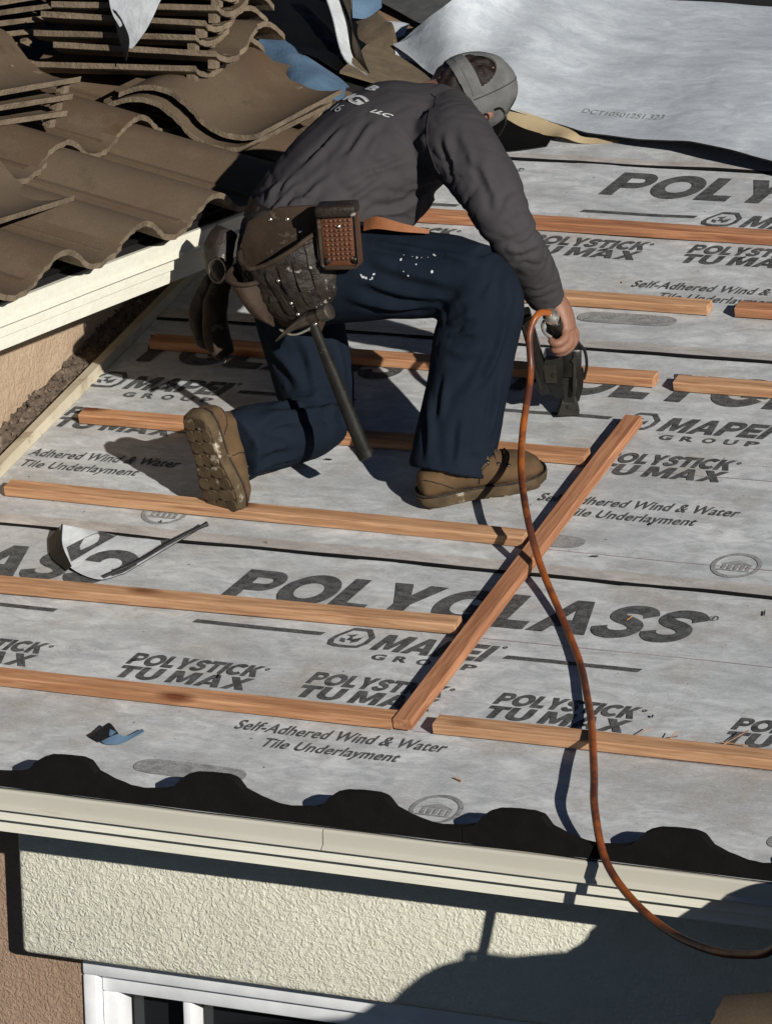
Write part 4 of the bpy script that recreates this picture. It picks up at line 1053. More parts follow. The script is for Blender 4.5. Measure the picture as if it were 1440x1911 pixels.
# ---- boots: local x heel to toe, z up from the sole
def boot(name, M, L, label):
    k = L/0.265; mb = MB(); rings = []
    for x, w, z0, z1 in ((-.002,.018,.03,.060),(.006,.030,.024,.075),(.03,.036,.022,.088),(.065,.038,.022,.100),(.105,.040,.022,.110),(.145,.044,.022,.094),(.18,.048,.022,.080),(.215,.047,.022,.073),(.243,.038,.024,.062),(.258,.022,.028,.050)):
        ring_ = []
        for i in range(20):
            a = 2*math.pi*i/20; c, s = math.cos(a), math.sin(a)
            zz = (z0+z1)/2+(z1-z0)/2*math.copysign(abs(s)**0.8, s)
            ring_.append(Vector((x*k, w*k*math.copysign(abs(c)**0.75, c)*(1.0 if s < 0.2 else 1-0.25*(s-0.2)), zz*k)))
        rings.append(ring_)
    mb.loft(rings)
    limb(mb, [Vector(q)*k for q in ((.066,0,.06),(.068,0,.080),(.072,0,.10),(.076,0,.112))], [(.040*k,.036*k),(.038*k,.036*k),(.036*k,.034*k),(.034*k,.032*k)], 18, (1,0,0))
    V, Fc, N = fuse(mb, 0.006, 4)
    V = rumple(V, N, 0.0022, 40, 40, 40, 2.0)
    up = link(name, to_mesh(name, V, Fc, SUEDE, None, True), person, M)
    if label: up['label'] = label
    out = [(-.006,.016),(.004,.031),(.03,.038),(.07,.037),(.11,.036),(.15,.043),(.19,.050),(.22,.049),(.245,.041),(.262,.024),(.267,.008)]
    poly = [(x*k, w*k) for x, w in out]+[(x*k, -w*k) for x, w in out[::-1]]
    sm = MB(); n = len(poly); rr = []
    for z, g in ((.005,.94),(.012,1.0),(.026,1.02),(.030,.98)):
        rr.append([Vector((k*.13+(x-k*.13)*g, y*g, z*k)) for x, y in poly])
    sm.loft([r[::-1] for r in rr])
    s_o = link('sole', to_mesh('sole', sm.v, sm.f, SOLE, None, True, 50), up); 
    lugs = []
    for ix, x in enumerate((.022,.052,.082,.115,.145,.175,.205,.232)):
        w = np.interp(x, [o[0] for o in out], [o[1] for o in out])-.006
        cols = 3 if ix % 2 else 2
        for j in range(cols):
            y = (j-(cols-1)/2)*(2*w/cols); a = .0145; bb = w/cols*0.93
            hexa = [(x-a,y-bb*.5),(x-a*.5,y-bb),(x+a*.5,y-bb),(x+a,y-bb*.4),(x+a*.9,y+bb*.5),(x+a*.4,y+bb),(x-a*.6,y+bb),(x-a,y+bb*.5)]
            lm = MB(); lm.prism([(p*k, q*k) for p, q in hexa], -.0004*k + .0022*k, .0056*k)
            link('tread_lug', to_mesh('tread_lug', lm.v, lm.f, SOLE), s_o)
    lc = MB()
    for i in range(4):
        x = .125+.02*i; z = .112-.0105*i
        lc.tube([(x*k, -.03*k, (z-.014)*k), (x*k, -.012*k, (z+.001)*k), ((x+.004)*k, .012*k, (z+.001)*k), ((x+.006)*k, .03*k, (z-.014)*k)], .0036, 6)
    link('laces', to_mesh('laces', lc.v, lc.f, LACE, None, True), up)
    wl = MB(); wl.tube([Vector((k*.13+(x-k*.13)*1.0, y*1.0, .0315*k)) for x, y in poly+[poly[0]]], .0022*k, 6)
    link('welt', to_mesh('welt', wl.v, wl.f, LEATHER_D, None, True), up)
    for sgn in (-1, 1):                                                   # side panels stitched over the vamp and heel
        bvb = BVHTree.FromPolygons([tuple(q) for q in V], Fc)
        for path in ([(.150,.05*sgn,.095),(.125,.05*sgn,.070),(.118,.05*sgn,.036)], [(.004,.03*sgn,.075),(.04,.05*sgn,.060),(.066,.05*sgn,.036)]):
            q = [bvb.find_nearest(Vector(p_)*k) for p_ in catmull(path, 8)]
            sg = MB(); sg.tube([h_+n_*.0004 for h_, n_, _, _ in q], .0012, 6)
            link('stitching', to_mesh('stitching', sg.v, sg.f, LEATHER_D, None, True), up)
    for i in range(4):
        x = .125+.02*i; z = .112-.0105*i
        for sgn in (-1, 1):
            h_, n_, _, _ = bvb.find_nearest(Vector((x, .034*sgn, z-.016))*k)
            ey = MB(); ey.tube([h_-n_*.001, h_+n_*.0018], .0042*k, 8)
            link('eyelet', to_mesh('eyelet', ey.v, ey.f, STEEL, None, True), up)
    return up
fw = (RP(-1.07,1.335)-RP(-1.285,1.185)).normalized(); nr = Vector((0,-sp,cp)); sd = nr.cross(fw)
MR = Matrix(((fw.x, sd.x, nr.x, 0), (fw.y, sd.y, nr.y, 0), (fw.z, sd.z, nr.z, 0), (0, 0, 0, 1)))
boot('boot', Matrix.Translation(RP(-1.287,1.180,0.0075)) @ MR, 0.268, 'planted brown suede boot with laces')
heel = Vector((-1.738,.972,.513)); toe = Vector((-1.690,1.018,.292)); fw = (toe-heel).normalized()
nr2 = Vector((.30,.93,0)); nr2 = (nr2-fw*nr2.dot(fw)).normalized(); sd = nr2.cross(fw)
ML = Matrix(((fw.x, sd.x, nr2.x, 0), (fw.y, sd.y, nr2.y, 0), (fw.z, sd.z, nr2.z, 0), (0, 0, 0, 1)))
boot('boot', Matrix.Translation(heel) @ ML @ Matrix.Diagonal((1.0, 1.22, 1.05, 1.0)), 0.238, 'kneeling boot with its paint-spotted sole toward the viewer')
# ---- head: hu towards the crown, hb back of the head, hr the right side
hu = Vector((.70,.62,.30)).normalized(); hr = Vector((.66,-.74,-.12)); hr = (hr-hu*hr.dot(hu)).normalized(); hb = hr.cross(hu).normalized()
if hb.z < 0: hb = -hb
hb, hr = (hb*math.cos(.62)+hr*math.sin(.62)).normalized(), (hr*math.cos(.62)-hb*math.sin(.62)).normalized()
HC = Vector((-1.388,1.640,1.108))
def hp(r, b, u): return HC+hr*r+hb*b+hu*u
def ell(c, R, t0, t1, nt_, np_, ph0=0.0, ph1=2*math.pi):
    """grid on an ellipsoid about hu; phi=0 is the back, positive to the right"""
    return [[c+hu*(R[2]*math.cos(t0+(t1-t0)*i/nt_))+(hb*(R[1]*math.cos(ph0+(ph1-ph0)*j/np_))+hr*(R[0]*math.sin(ph0+(ph1-ph0)*j/np_)))*math.sin(t0+(t1-t0)*i/nt_) for j in range(np_+1)] for i in range(nt_+1)]
mb = MB()
limb(mb, [hp(0,.02,-.13), hp(0,.01,-.06), hp(0,0,0)], [.052,.054,.06], 18)
rings = [[q for q in row[:-1]] for row in ell(HC, (.074,.090,.104), .05, math.pi-.05, 16, 24)]
mb.loft(rings)
limb(mb, [hp(0,-.085,-.005), hp(0,-.102,-.02), hp(0,-.095,-.032)], [.010,.014,.010], 10)          # nose
limb(mb, [hp(0,-.05,-.06), hp(0,-.085,-.085)], [.035,.026], 14)                                  # jaw
for s in (-1, 1):
    limb(mb, [hp(s*.072,.012,-.035), hp(s*.080,.018,-.012), hp(s*.082,.016,.010), hp(s*.076,.004,.018)], [(.006,.010),(.007,.016),(.007,.015),(.005,.008)], 10)
# right hand, closed round the grip; arm continues under the sleeve
limb(mb, [hp(0,.02,-.13), (-1.40,1.56,1.06), (-1.33,1.43,1.03), (-1.207,1.33,.965), (-1.140,1.30,.874), (-1.142,1.41,.778), (-1.137,1.470,.722), (-1.126,1.490,.696)], [.05,.05,.045,.042,.036,.032,.027,.025], 14)
limb(mb, [(-1.130,1.484,.705),(-1.120,1.495,.682),(-1.110,1.502,.655),(-1.104,1.502,.636)], [(.024,.027),(.026,.034),(.023,.040),(.018,.038)], 14, (.9,.3,.1))      # palm
for ch in ([(-1.106,1.528,.640),(-1.094,1.522,.618),(-1.100,1.494,.600),(-1.118,1.484,.596),(-1.128,1.490,.604)],
           [(-1.104,1.510,.636),(-1.090,1.500,.614),(-1.097,1.474,.597),(-1.114,1.464,.594),(-1.124,1.470,.603)],
           [(-1.104,1.492,.640),(-1.089,1.480,.620),(-1.096,1.456,.605),(-1.112,1.448,.604),(-1.121,1.455,.613)],
           [(-1.106,1.476,.648),(-1.093,1.463,.632),(-1.099,1.443,.621),(-1.112,1.438,.621),(-1.119,1.444,.628)]):
    limb(mb, ch, [.0098,.0098,.0092,.0086,.0074], 10)
limb(mb, [(-1.128,1.510,.672),(-1.142,1.512,.652),(-1.143,1.500,.632),(-1.136,1.488,.620)], [.0125,.0115,.0105,.0088], 10)     # thumb
V, Fc, N = fuse(mb, 0.0035, 3)
body = obj('body', V, Fc, SKIN, person, None, True)

# ---- cap, hair, glasses
def shell(name, mat, inner, R, t0, t1, ph0, ph1, nt_, np_, keep, th, wob=0.0, parent=person, wf=60):
    G = ell(HC, R, t0, t1, nt_, np_, ph0, ph1); G2 = ell(HC, tuple(r-th for r in R), t0, t1, nt_, np_, ph0, ph1)
    V, Fc, Fm = [], [], []; w = np_+1; m = (nt_+1)*w
    for g in (G, G2):
        for i, row in enumerate(g):
            for j, q in enumerate(row):
                d = (q-HC).normalized()
                V.append(q+d*wob*nz(q.x*wf, q.y*wf, q.z*wf))
    K = [[keep(t0+(t1-t0)*(i+.5)/nt_, ph0+(ph1-ph0)*(j+.5)/np_) for j in range(np_)] for i in range(nt_)]
    for i in range(nt_):
        for j in range(np_):
            if not K[i][j]: continue
            a, b_, c, d = i*w+j, i*w+j+1, (i+1)*w+j+1, (i+1)*w+j
            Fc += [(a, d, c, b_), (a+m, b_+m, c+m, d+m)]; Fm += [0, 1]
            for (p_, q_, di, dj) in ((a, b_, -1, 0), (c, d, 1, 0), (d, a, 0, -1), (b_, c, 0, 1)):
                ii, jj = i+di, j+dj
                if ii < 0 or jj < 0 or ii >= nt_ or jj >= np_ or not K[ii][jj]:
                    Fc.append((p_, q_, q_+m, p_+m)); Fm.append(0)
    return obj(name, V, Fc, [mat, inner], parent, Fm, True, 45)
TH = math.radians
CR = (.083, .098, .112)
def arch(t, p):
    p = (p+math.pi) % (2*math.pi)-math.pi
    return not (t < TH(86) and (p/0.60)**2+((t-TH(86))/TH(33))**2 < 1)
def capkeep(t, p):
    pp = (p+math.pi) % (2*math.pi)-math.pi
    return arch(t, p) and t < TH(97)+TH(8)*math.cos(pp)
cap = shell('cap', CAP, CAP_D, CR, 0.02, TH(106), 0, 2*math.pi, 110, 260, capkeep, .004, .0035, person, 28)
shell('strap', CAP, CAP_D, (.0845,.0995,.1135), TH(84), TH(96), -.85, .75, 6, 30, lambda t, p: True, .003, 0, cap)
mb = MB(); G = ell(HC, CR, 0.0, 0.05, 1, 12); mb.loft([r[:-1] for r in G]); mb.obj('button', CAP, cap, True)
for ph in (TH(48), TH(-48), TH(100), TH(-100), TH(150), TH(-150)):
    sg = MB(); sg.tube([HC+(hu*math.cos(t)*CR[2]+(hb*CR[1]*math.cos(ph)+hr*CR[0]*math.sin(ph))*math.sin(t))*1.004 for t in [TH(3+i*8.5) for i in range(12)]], .0012, 6)
    sg.obj('seam', CAP_D, cap, True)
br = MB(); rows = []
for k in range(7):
    a = TH(-42+14*k+180)
    e = HC+hu*(CR[2]*math.cos(TH(96)))+(hb*CR[1]*math.cos(a)+hr*CR[0]*math.sin(a))*math.sin(TH(96))
    rows.append((e, e+(-hb*.062-hu*.014)*math.cos((k-3)/3*1.1)))
br.v = []; q = []
for e, t in rows: q += [e, t, t-hu*.003, e-hu*.003]
f = []
for k in range(6):
    for s_ in range(4): f.append((k*4+s_, k*4+(s_+1) % 4, (k+1)*4+(s_+1) % 4, (k+1)*4+s_))
br.add(q, f+[(0,3,2,1),(24,25,26,27)]); br.obj('brim', CAP, cap, True, 50)
hair = shell('hair', HAIR, HAIR, (.078,.093,.106), TH(35), TH(128), -1.75, 1.75, 44, 70, lambda t, p: t < TH(128)-TH(26)*abs(p/1.75)**2, .006, .006)
tm = MB(); tm.tube(catmull([(-1.289,1.555,1.093),(-1.274,1.553,1.097),(-1.262,1.55,1.085),(-1.263,1.55,1.066),(-1.277,1.557,1.045),(-1.287,1.562,1.036)], 5), .0028, 8)
tm.obj('glasses_temple', GUN, person, True)

# ---- lettering across the shoulder blades, laid on the shirt
sM = shirt.matrix_basis if shirt.parent is None else shirt.parent.matrix_basis @ shirt.matrix_basis
bvs = BVHTree.FromPolygons([tuple(sM @ q.co) for q in shirt.data.vertices], [tuple(p.vertices) for p in shirt.data.polygons])
tx = Vector((.70,-.70,.05)).normalized(); ty = Vector((.60,.50,.42)); ty = (ty-tx*ty.dot(tx)).normalized(); tn = tx.cross(ty).normalized()
if tn.z < 0: tn = -tn
O = Vector((-1.505,1.39,1.11))
def chest(body_, x, y, w, h, off, name='lettering', sl=.25, rise=0.0):
    V, Fc = glyphs(body_, off); a, c = V.min(0), V.max(0); X = (V-a)/(c-a)
    pts = [O+tx*(x+p*w+sl*h*q)+ty*(y+q*h+rise*p*w) for p, q in X]
    obj(name, on_surface(bvs, pts, -tn, 0.0018), Fc, SHIRT_P, shirt)
chest('ING', -.200, -.012, .165, .030, .045)
chest('LLC', .006, -.006, .036, .014, .03, rise=.55)
chest('-3516', -.195, -.048, .130, .022, -.005, sl=.12)
chest('B', -.110, .040, .045, .022, .05)

def seam_on(bvh, pts, r, mat, parent):
    q = [bvh.find_nearest(p_) for p_ in catmull(pts, 14)]
    mb = MB(); mb.tube([h_+n_*r*.35 for h_, n_, _, _ in q], r, 6); return mb.obj('seam', mat, parent, True)
seam_on(bvs, [(-1.40,1.49,1.16),(-1.365,1.38,1.11),(-1.34,1.325,1.04),(-1.315,1.30,.99)], .0013, CAP_D, shirt)
# paint spots on the right thigh
tM = person.matrix_basis @ trousers.matrix_basis
bvt = BVHTree.FromPolygons([tuple(tM @ q.co) for q in trousers.data.vertices], [tuple(p.vertices) for p in trousers.data.polygons])
ps = MB()
for (cx, cz, n_, sc) in ((-1.300,.835,13,.018),(-1.408,.795,9,.007)):
    for i in range(n_):
        c = Vector((cx+random.gauss(0, sc), 1.12, cz+random.gauss(0, sc*.6))); r = random.uniform(.0007,.0026); el = random.uniform(.4, 2.6); a0 = random.random()*3
        pts = [c+Vector((r*el*math.cos(a)*math.cos(a0)-r*math.sin(a)*math.sin(a0), 0, r*el*math.cos(a)*math.sin(a0)+r*math.sin(a)*math.cos(a0)))*(1+.35*nz(i, a*2, 1)) for a in [2*math.pi*k/9 for k in range(9)]]
        ps.add(on_surface(bvt, pts, Vector((0,1,0)), .0022), [tuple(range(9)), tuple(range(9))[::-1]][:1])
o = ps.obj('paint_spots', PAPER, trousers); o['kind'] = 'stuff'

# ================================================================== TOOL BELT
belt = empty('tool_belt', (-1.62,1.25,.66), 'worn brown leather tool belt with pouches on the worker\'s hips', 'tool belt')
def bent(x, y0, z): return Vector((x, y0+1.3*(x+1.60)**2+0.10*max(0, -1.66-x), z))
def panel(name, poly, y0, th, mat, parent):
    pts = dense(poly, 4); n = len(pts); mb = MB()
    c = (sum(p[0] for p in pts)/n, sum(p[1] for p in pts)/n); v = []; f = []
    for lay in (0, th):
        for g in (1.0, .66, .33):
            v += [bent(c[0]+(x-c[0])*g, y0+lay, c[1]+(z-c[1])*g) for x, z in pts]
        v.append(bent(c[0], y0+lay, c[1]))
    L = 3*n+1
    for lay in (0, 1):
        b0 = lay*L
        for g in range(2):
            for i in range(n):
                q = (b0+g*n+i, b0+g*n+(i+1) % n, b0+(g+1)*n+(i+1) % n, b0+(g+1)*n+i); f.append(q if lay else q[::-1])
        for i in range(n):
            q = (b0+2*n+i, b0+2*n+(i+1) % n, b0+3*n); f.append(q if lay else q[::-1])
    for i in range(n): f.append((i, (i+1) % n, L+(i+1) % n, L+i))
    return obj(name, v, f, mat, parent, None, True, 50)
def pocket(name, A, B, bulge, mats, parent, th=.006, n=16, nw=14, crumple=0.0):
    """front of a pouch: A rim line, B bottom line, both (x, y, z); bellied outwards"""
    a = catmull(A, 6); c = catmull(B, 6); V = []; m = len(a)
    for i in range(m):
        for j in range(nw+1):
            t = j/nw; s = i/(m-1); q = a[i].lerp(c[i], t)
            k = bulge*max(0, math.sin(math.pi*s))**.55*(math.cos(t*math.pi/2))**.45
            V.append(q+Vector((.02*k, -k, 0))+Vector((0,-1,0))*crumple*(nz(q.x*55, 3, q.z*45)+.5*nz(q.x*120, 1, q.z*90)))
    w = nw+1; Fc = [(i*w+j, (i+1)*w+j, (i+1)*w+j+1, i*w+j+1) for i in range(m-1) for j in range(nw)]
    k0 = len(V); V2 = [q+Vector((0, th, 0)) for q in V]
    rim = list(range(w))+[i*w+nw for i in range(1, m)]+[(m-1)*w+j for j in range(nw-1, -1, -1)]+[i*w for i in range(m-2, 0, -1)]
    F3 = [(rim[i], rim[(i+1) % len(rim)], rim[(i+1) % len(rim)]+k0, rim[i]+k0) for i in range(len(rim))]
    o = obj(name, V+V2, Fc+[tuple(x+k0 for x in f[::-1]) for f in Fc]+F3, mats, parent, None, True, 60)
    rimt = MB(); rimt.tube([V[i*w] for i in range(m)], .0055, 8); rimt.obj('rim', LEATHER, o, True)
    return o
bagb = panel('bag_back', [(-1.735,.815),(-1.700,.892),(-1.625,.928),(-1.530,.938),(-1.508,.90),(-1.495,.76),(-1.535,.665),(-1.62,.675),(-1.70,.745)], 1.172, .012, LEATHER, belt)
mainp = pocket('nail_bag', [(-1.712,1.178,.832),(-1.675,1.150,.812),(-1.622,1.140,.818),(-1.552,1.142,.858),(-1.498,1.165,.905)], [(-1.680,1.170,.765),(-1.645,1.155,.715),(-1.605,1.150,.692),(-1.540,1.150,.688),(-1.474,1.165,.770)], .050, LEATHER_D, belt, crumple=.008)
bvm = BVHTree.FromPolygons([tuple(belt.matrix_basis @ mainp.matrix_basis @ q.co) for q in mainp.data.vertices], [tuple(p.vertices) for p in mainp.data.polygons])
def on_bag(x, z, off=.003):
    x, z = x+.02, z+.028
    hit, nn, _, _ = bvm.ray_cast(Vector((x, .9, z)), Vector((0,1,0)))
    return (hit or Vector((x, 1.12, z)))+Vector((0,-off,0))
for (xa, za, xb, zb) in ((-1.628,.780,-1.588,.682),(-1.600,.792,-1.566,.690),(-1.570,.810,-1.545,.700),(-1.545,.835,-1.522,.715)):
    A_, B_ = [], []
    for i in range(7):
        t = i/6; x, z = xa+(xb-xa)*t, za+(zb-za)*t; bow = .006*math.sin(math.pi*t)
        A_.append(on_bag(x-.0065, z, .002+bow)); B_.append(on_bag(x+.0065, z+.003, .003+bow))
    ribbon('tool_loop', A_, B_, (LEATHER_D, LEATHER_D), .003, 4, 4, 0, 0, 0, belt)
A_ = [on_bag(-1.63+.125*i/6, .725+.022*i/6, .005) for i in range(7)]; B_ = [on_bag(-1.63+.125*i/6, .712+.022*i/6, .005) for i in range(7)]
ribbon('cross_strap', A_, B_, (LEATHER_D, LEATHER_D), .003, 4, 4, 0, 0, 0, belt)
pocket('side_pouch', [(-1.722,1.170,.800),(-1.698,1.112,.790),(-1.660,1.104,.780),(-1.630,1.125,.782)], [(-1.678,1.160,.712),(-1.660,1.130,.702),(-1.634,1.125,.690),(-1.618,1.130,.682)], .036, POUCH, belt)
rv = MB()
for x, z in ((-1.70,.823),(-1.645,.812),(-1.585,.835),(-1.53,.872),(-1.64,.902),(-1.60,.905),(-1.57,.880),(-1.585,.790),(-1.565,.740),(-1.555,.715),(-1.515,.83),(-1.50,.77)):
    one = MB(); c = bent(x, 1.172, z)
    for o_ in (bagb, mainp):
        hit, _n, _i, _d = BVHTree.FromPolygons([tuple(belt.matrix_basis @ o_.matrix_basis @ q.co) for q in o_.data.vertices], [tuple(p.vertices) for p in o_.data.polygons]).ray_cast(Vector((x, .9, z)), Vector((0,1,0)))
        if hit and hit.y < c.y: c = hit
    one.tube([c+Vector((0,.003,0)), c+Vector((0,-.001,0)), c+Vector((0,-.0025,0))], [.0042,.0042,.002], 10); one.obj('rivet', CHROME, belt, True)
# belt band round the waist
bm_ = []; bc = Vector((-1.650,1.368,.850)); e1 = Vector((.707,-.707,-.04)).normalized(); e2 = Vector((.66,.66,-.36)).normalized()
bn = e1.cross(e2).normalized()
for i in range(48):
    a = 2*math.pi*i/48; c = bc+e1*(.158*math.cos(a))+e2*(.128*math.sin(a)); o_ = (e1*math.cos(a)/.158+e2*math.sin(a)/.128).normalized()
    bm_.append([c+o_*.004+bn*.021, c+o_*.004-bn*.021, c-o_*.003-bn*.021, c-o_*.003+bn*.021])
mb = MB(); v = [q for r in bm_ for q in r]; f = [(i*4+j, i*4+(j+1) % 4, ((i+1) % 48)*4+(j+1) % 4, ((i+1) % 48)*4+j) for i in range(48) for j in range(4)]
mb.add(v, f); mb.obj('belt_band', LEATHER_D, belt, True, 40)
tag(ribbon('belt_tip', [(-1.442,1.215,.905),(-1.404,1.20,.917),(-1.35,1.205,.905),(-1.295,1.22,.892)], [(-1.440,1.205,.884),(-1.404,1.195,.892),(-1.35,1.20,.888),(-1.296,1.218,.884)], (STRAP, STRAP), .004, 4, 5, 0, 0, 0, belt))
# tooled leather holster
Mh = Matrix.Translation((-1.462,1.140,.882)) @ Matrix.Rotation(TH(-4), 4, 'Y') @ Matrix.Rotation(TH(12), 4, 'Z') @ Matrix.Diagonal((.92, 1.0, .95, 1.0))
hb_ = MB(); hb_.rbox((-.045,-.016,-.068),(.045,.022,.060), .012, Mh, 0, 3); hol = hb_.obj('holster', LEATHER_R, belt, True, 60)
fr = MB(); fr.tube([Mh @ Vector(q) for q in ((-.043,-.017,.055),(-.043,-.019,-.058),(-.034,-.019,-.066),(.034,-.019,-.066),(.043,-.019,-.058),(.043,-.017,.055))], .0045, 8); fr.obj('edge_lacing', LEATHER, hol, True)
wv = MB()
for i in range(6):
    for j in range(9):
        x = -.027+.0108*i; z = -.046+.0105*j
        wv.rbox((x-.0042,-.0195,z-.0036),(x+.0042,-.014,z+.0036), .0016, Mh @ Matrix.Translation((x,0,z)) @ Matrix.Rotation(TH(20 if (i+j) % 2 else -20), 4, 'Y') @ Matrix.Translation((-x,0,-z)), 0, 1)
o = wv.obj('tooling', LEATHER_R, hol, True, 50); o['kind'] = 'stuff'
fl_ = MB(); fl_.rbox((-.047,-.022,.050),(.047,.028,.076), .007, Mh @ Matrix.Rotation(TH(10), 4, 'X'), 0, 2); fl_.obj('flap', LEATHER_D, hol, True, 50)
sn = MB(); sn.tube([Mh @ Vector((.004,-.018,.026)), Mh @ Vector((.004,-.023,.026))], [.005,.003], 10); sn.obj('snap', CHROME, hol, True)
for x in (-.032, .032):
    e_ = MB(); e_.tube([Mh @ Vector((x,-.012,-.050)), Mh @ Vector((x,-.0185,-.050))], .008, 12); e_.obj('eyelet', GUN, hol, True)
# pouches on the far hip
for name, pts, rad, m_ in (('far_pouch', [(-1.885,1.41,.735),(-1.905,1.40,.690),(-1.925,1.40,.640),(-1.915,1.40,.585),(-1.895,1.40,.562)], [(.012,.02),(.018,.03),(.021,.036),(.018,.032),(.010,.02)], LEATHER_D),
                      ('far_pouch', [(-1.848,1.37,.735),(-1.868,1.36,.680),(-1.872,1.36,.620),(-1.860,1.36,.575),(-1.845,1.36,.556)], [(.012,.024),(.017,.034),(.021,.036),(.022,.034),(.012,.02)], LEATHER)):
    mb = MB(); limb(mb, pts, rad, 18, (.9,-.3,0)); V, Fc, N = fuse(mb, .005, 4); V = rumple(V, N, .004, 50, 50, 30); obj(name, V, Fc, m_, belt, None, True)
mb = MB(); limb(mb, [(-1.80,1.29,.852),(-1.812,1.27,.815),(-1.808,1.26,.775),(-1.79,1.26,.745)], [(.026,.03),(.032,.036),(.030,.034),(.018,.02)], 16); V, Fc, N = fuse(mb, .005, 3); obj('knife_sheath', rumple(V, N, .004, 40, 40, 40), Fc, LEATHER_D, belt, None, True)
rg = MB(); rg.tube([Vector((-1.792+.020*math.cos(a), 1.222, .775+.026*math.sin(a))) for a in [2*math.pi*i/20 for i in range(20)]]+[Vector((-1.772,1.222,.775))], .0032, 8); rg.obj('tool_ring', STEEL, belt, True)
hk = MB(); hk.tube(catmull([(-1.85,1.37,.575),(-1.845,1.36,.555),(-1.852,1.35,.540),(-1.865,1.35,.536)], 4), .0022, 6); hk.obj('wire_hook', STEEL, belt, True)
rg = MB(); rg.tube(catmull([(-1.590,1.105,.683),(-1.555,1.095,.676),(-1.520,1.092,.690),(-1.500,1.095,.705)], 5), .0028, 8); rg.obj('hammer_loop', CHROME, belt, True)

# ================================================================== HAMMER
ham = empty('hammer', (-1.376,1.065,.430), 'framing hammer with dark grip hanging head-up from the tool belt', 'hammer')
hA, hB = Vector((-1.516,1.100,.712)), Vector((-1.376,1.062,.432))
ax = (hB-hA).normalized()
mb = MB(); limb(mb, [hA-ax*.01, hA+ax*.06, hA+ax*.13, hA+ax*.22, hA+ax*.28, hB-ax*.012, hB], [(.010,.008),(.011,.0085),(.0135,.010),(.0145,.011),(.0155,.0115),(.0190,.0135),(.0165,.012)], 14, (.9,.3,.2)); mb.obj('handle', GRIP, ham, True, 60)
fx = (Vector((-1.466,1.092,.734))-Vector((-1.595,1.112,.681))).normalized(); hc = Vector((-1.515,1.098,.714))
mb = MB(); mb.tube([hc-fx*.012, hc+fx*.012, hc+fx*.028, hc+fx*.030, hc+fx*.046, hc+fx*.052, hc+fx*.054], [.013,.012,.011,.0175,.0180,.0175,.014], 18); mb.obj('head', STEEL, ham, True, 40)
mb = MB(); limb(mb, [hc-fx*.005, hc-fx*.030-Vector((0,0,.002)), hc-fx*.060-Vector((0,0,.008)), hc-fx*.092-Vector((0,0,.020))], [(.013,.014),(.016,.011),(.017,.006),(.012,.002)], 12, (.1,-1,0)); mb.obj('claw', STEEL, ham, True, 50)

# ================================================================== NAIL GUN
gun = empty('nail_gun', (-1.133,1.564,.434), 'black pneumatic nail gun in the worker\'s right hand, nose on the roof', 'nail gun')
gz = Vector((.06,-.10,.99)).normalized(); gx = cR-gz*cR.dot(gz); gx = Vector((.905,.42,0)); gx = (gx-gz*gx.dot(gz)).normalized(); gy = gz.cross(gx)
MG = Matrix(((gx.x,gy.x,gz.x,-1.133),(gx.y,gy.y,gz.y,1.560),(gx.z,gy.z,gz.z,.441),(0,0,0,1)))
def part(name, mat, fn, smooth=True, sharp=35):
    mb = MB(); fn(mb); return mb.obj(name, mat, gun, smooth, sharp)
def tap(mb, secs):
    rings = []
    for z, x0, x1, y0, y1 in secs: rings.append([MG @ Vector(q) for q in ((x0,y0,z),(x1,y0,z),(x1,y1,z),(x0,y1,z))])
    mb.loft(rings)
part('foot', GUN_G, lambda m: tap(m, [(0,-.020,.026,-.020,.020),(.012,-.016,.027,-.020,.020),(.034,-.010,.022,-.016,.016),(.042,-.008,.018,-.014,.014)]))
part('nose', GUN_G, lambda m: tap(m, [(.030,-.006,.016,-.018,.012),(.085,-.010,.020,-.022,.016),(.105,-.012,.024,-.024,.02)]))
part('nose_side', GUN, lambda m: tap(m, [(.030,.018,.026,-.012,.016),(.060,.022,.034,-.014,.02),(.095,.022,.036,-.016,.024)]))
part('housing', GUN, lambda m: m.rbox((-.012,-.034,.090),(.030,.036,.155), .007, MG, 0, 2))
part('cylinder_cap', GUN, lambda m: m.rbox((-.004,-.024,.150),(.024,.040,.172), .008, MG, 0, 2))
part('rib', GUN_G, lambda m: m.rbox((.010,-.038,.050),(.018,-.024,.150), .002, MG, 0, 1))
part('bracket', GUN, lambda m: tap(m, [(.045,-.026,-.008,-.030,.012),(.080,-.044,-.010,-.040,.012),(.125,-.052,-.010,-.046,.012),(.145,-.046,-.012,-.044,.008)]))
part('side_plate', GUN_G, lambda m: tap(m, [(.085,-.046,-.022,-.050,-.040),(.128,-.056,-.026,-.054,-.042)]))
mA, mB_ = Vector((-1.146,1.530,.500)), Vector((-1.150,1.425,.690)); md = (mB_-mA).normalized(); mx = Vector((.905,.42,0)); mx = (mx-md*mx.dot(md)).normalized(); my = md.cross(mx)
MM = Matrix(((mx.x,my.x,md.x,mA.x),(mx.y,my.y,md.y,mA.y),(mx.z,my.z,md.z,mA.z),(0,0,0,1)))
part('magazine', GUN, lambda m: m.rbox((-.034,-.016,.0),(-.008,.022,(mB_-mA).length), .005, MM, 0, 2))
part('magazine_rail', GUN_G, lambda m: m.rbox((-.030,-.019,.02),(-.026,-.012,(mB_-mA).length-.02), .0012, MM, 0, 1))
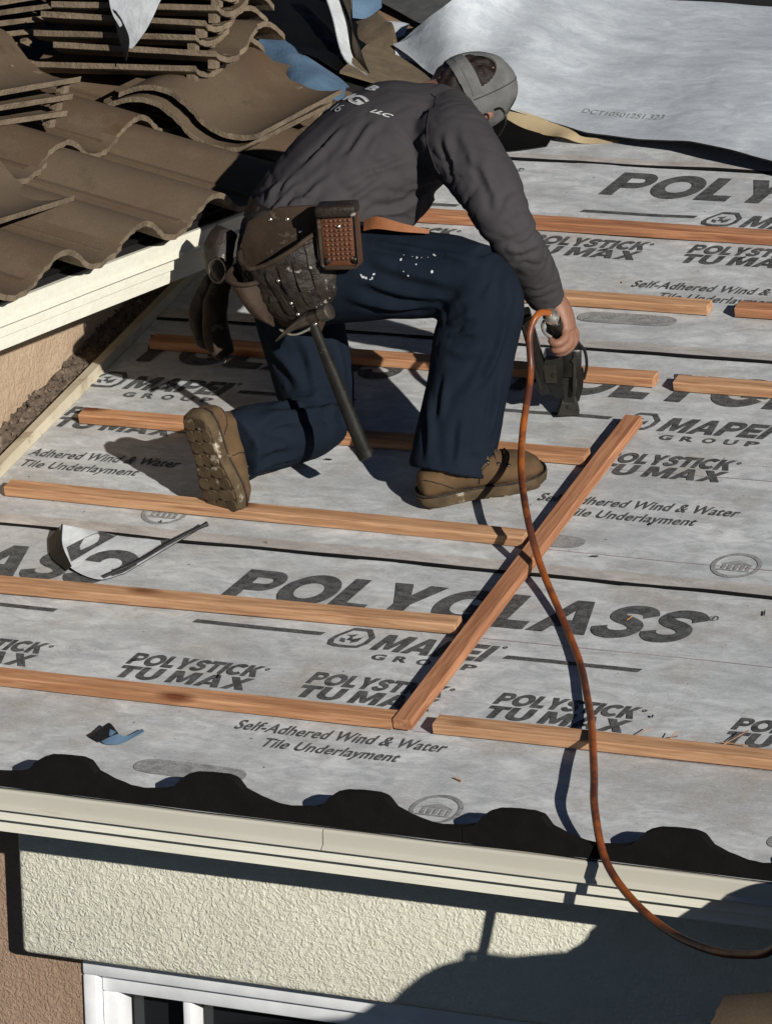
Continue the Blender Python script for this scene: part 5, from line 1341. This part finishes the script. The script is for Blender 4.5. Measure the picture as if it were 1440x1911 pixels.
part('handle', GUN, lambda m: m.tube(catmull([MG @ Vector((.004,.0,.150)), Vector((-1.118,1.505,.618)), Vector((-1.116,1.470,.644)), Vector((-1.114,1.445,.668))], 5), [.018]*5+[.0165]*5+[.0175]*6, 16))
part('trigger', GUN_G, lambda m: m.rbox((-.018,-.052,.150),(-.010,-.034,.172), .003, MG, 0, 1))
part('air_coupler', CHROME, lambda m: m.tube([(-1.114,1.446,.667),(-1.1135,1.438,.674),(-1.1135,1.437,.675),(-1.113,1.428,.682),(-1.1125,1.426,.684),(-1.112,1.418,.690)], [.0135,.0135,.017,.017,.011,.011], 16))
part('trigger_guard', CHROME, lambda m: m.tube(catmull([(-1.122,1.432,.676),(-1.132,1.430,.660),(-1.128,1.434,.642),(-1.116,1.440,.632)], 5), [.004]*16, 8))
part('power_line', GUN, lambda m: m.tube(catmull([MG @ Vector(q) for q in ((.026,-.006,.158),(.038,-.008,.142),(.042,-.010,.110),(.036,-.010,.080))], 5), .0035, 8))
for q in ((.004,-.019,.020),(.012,-.038,.132),(-.030,-.052,.105)):
    part('bolt', GUN_G, lambda m: m.tube([MG @ Vector((q[0],q[1]+.004,q[2])), MG @ Vector((q[0],q[1]-.003,q[2]))], .0045, 8))

# ================================================================== AIR HOSE
hose = [(-1.112,1.420,.690),(-1.118,1.372,.694),(-1.128,1.350,.655),(-1.119,1.331,.572),(-1.094,1.228,.481),(-1.046,1.103,.422),(-.967,.949,.362),(-.909,.878,.285),(-.806,.742,.220),(-.712,.597,.181),(-.645,.47,.150),(-.612,.404,.138),(-.575,.32,.128),(-.507,.160,.104),(-.462,.051,.078),(-.407,-.035,.014),(-.322,-.12,-.023),(-.212,-.22,-.036),(-.092,-.33,-.018),(.009,-.42,.018),(.065,-.47,.050),(.13,-.52,.110),(.20,-.57,.150),(.36,-.66,.20),(.60,-.78,.27)]
mb = MB(); hp_ = catmull(hose, 10); mb.tube(hp_, .0074, 14)
tag(mb.obj('air_hose', HOSE, None, True), 'orange air hose looping from the nail gun down over the eave', 'hose')
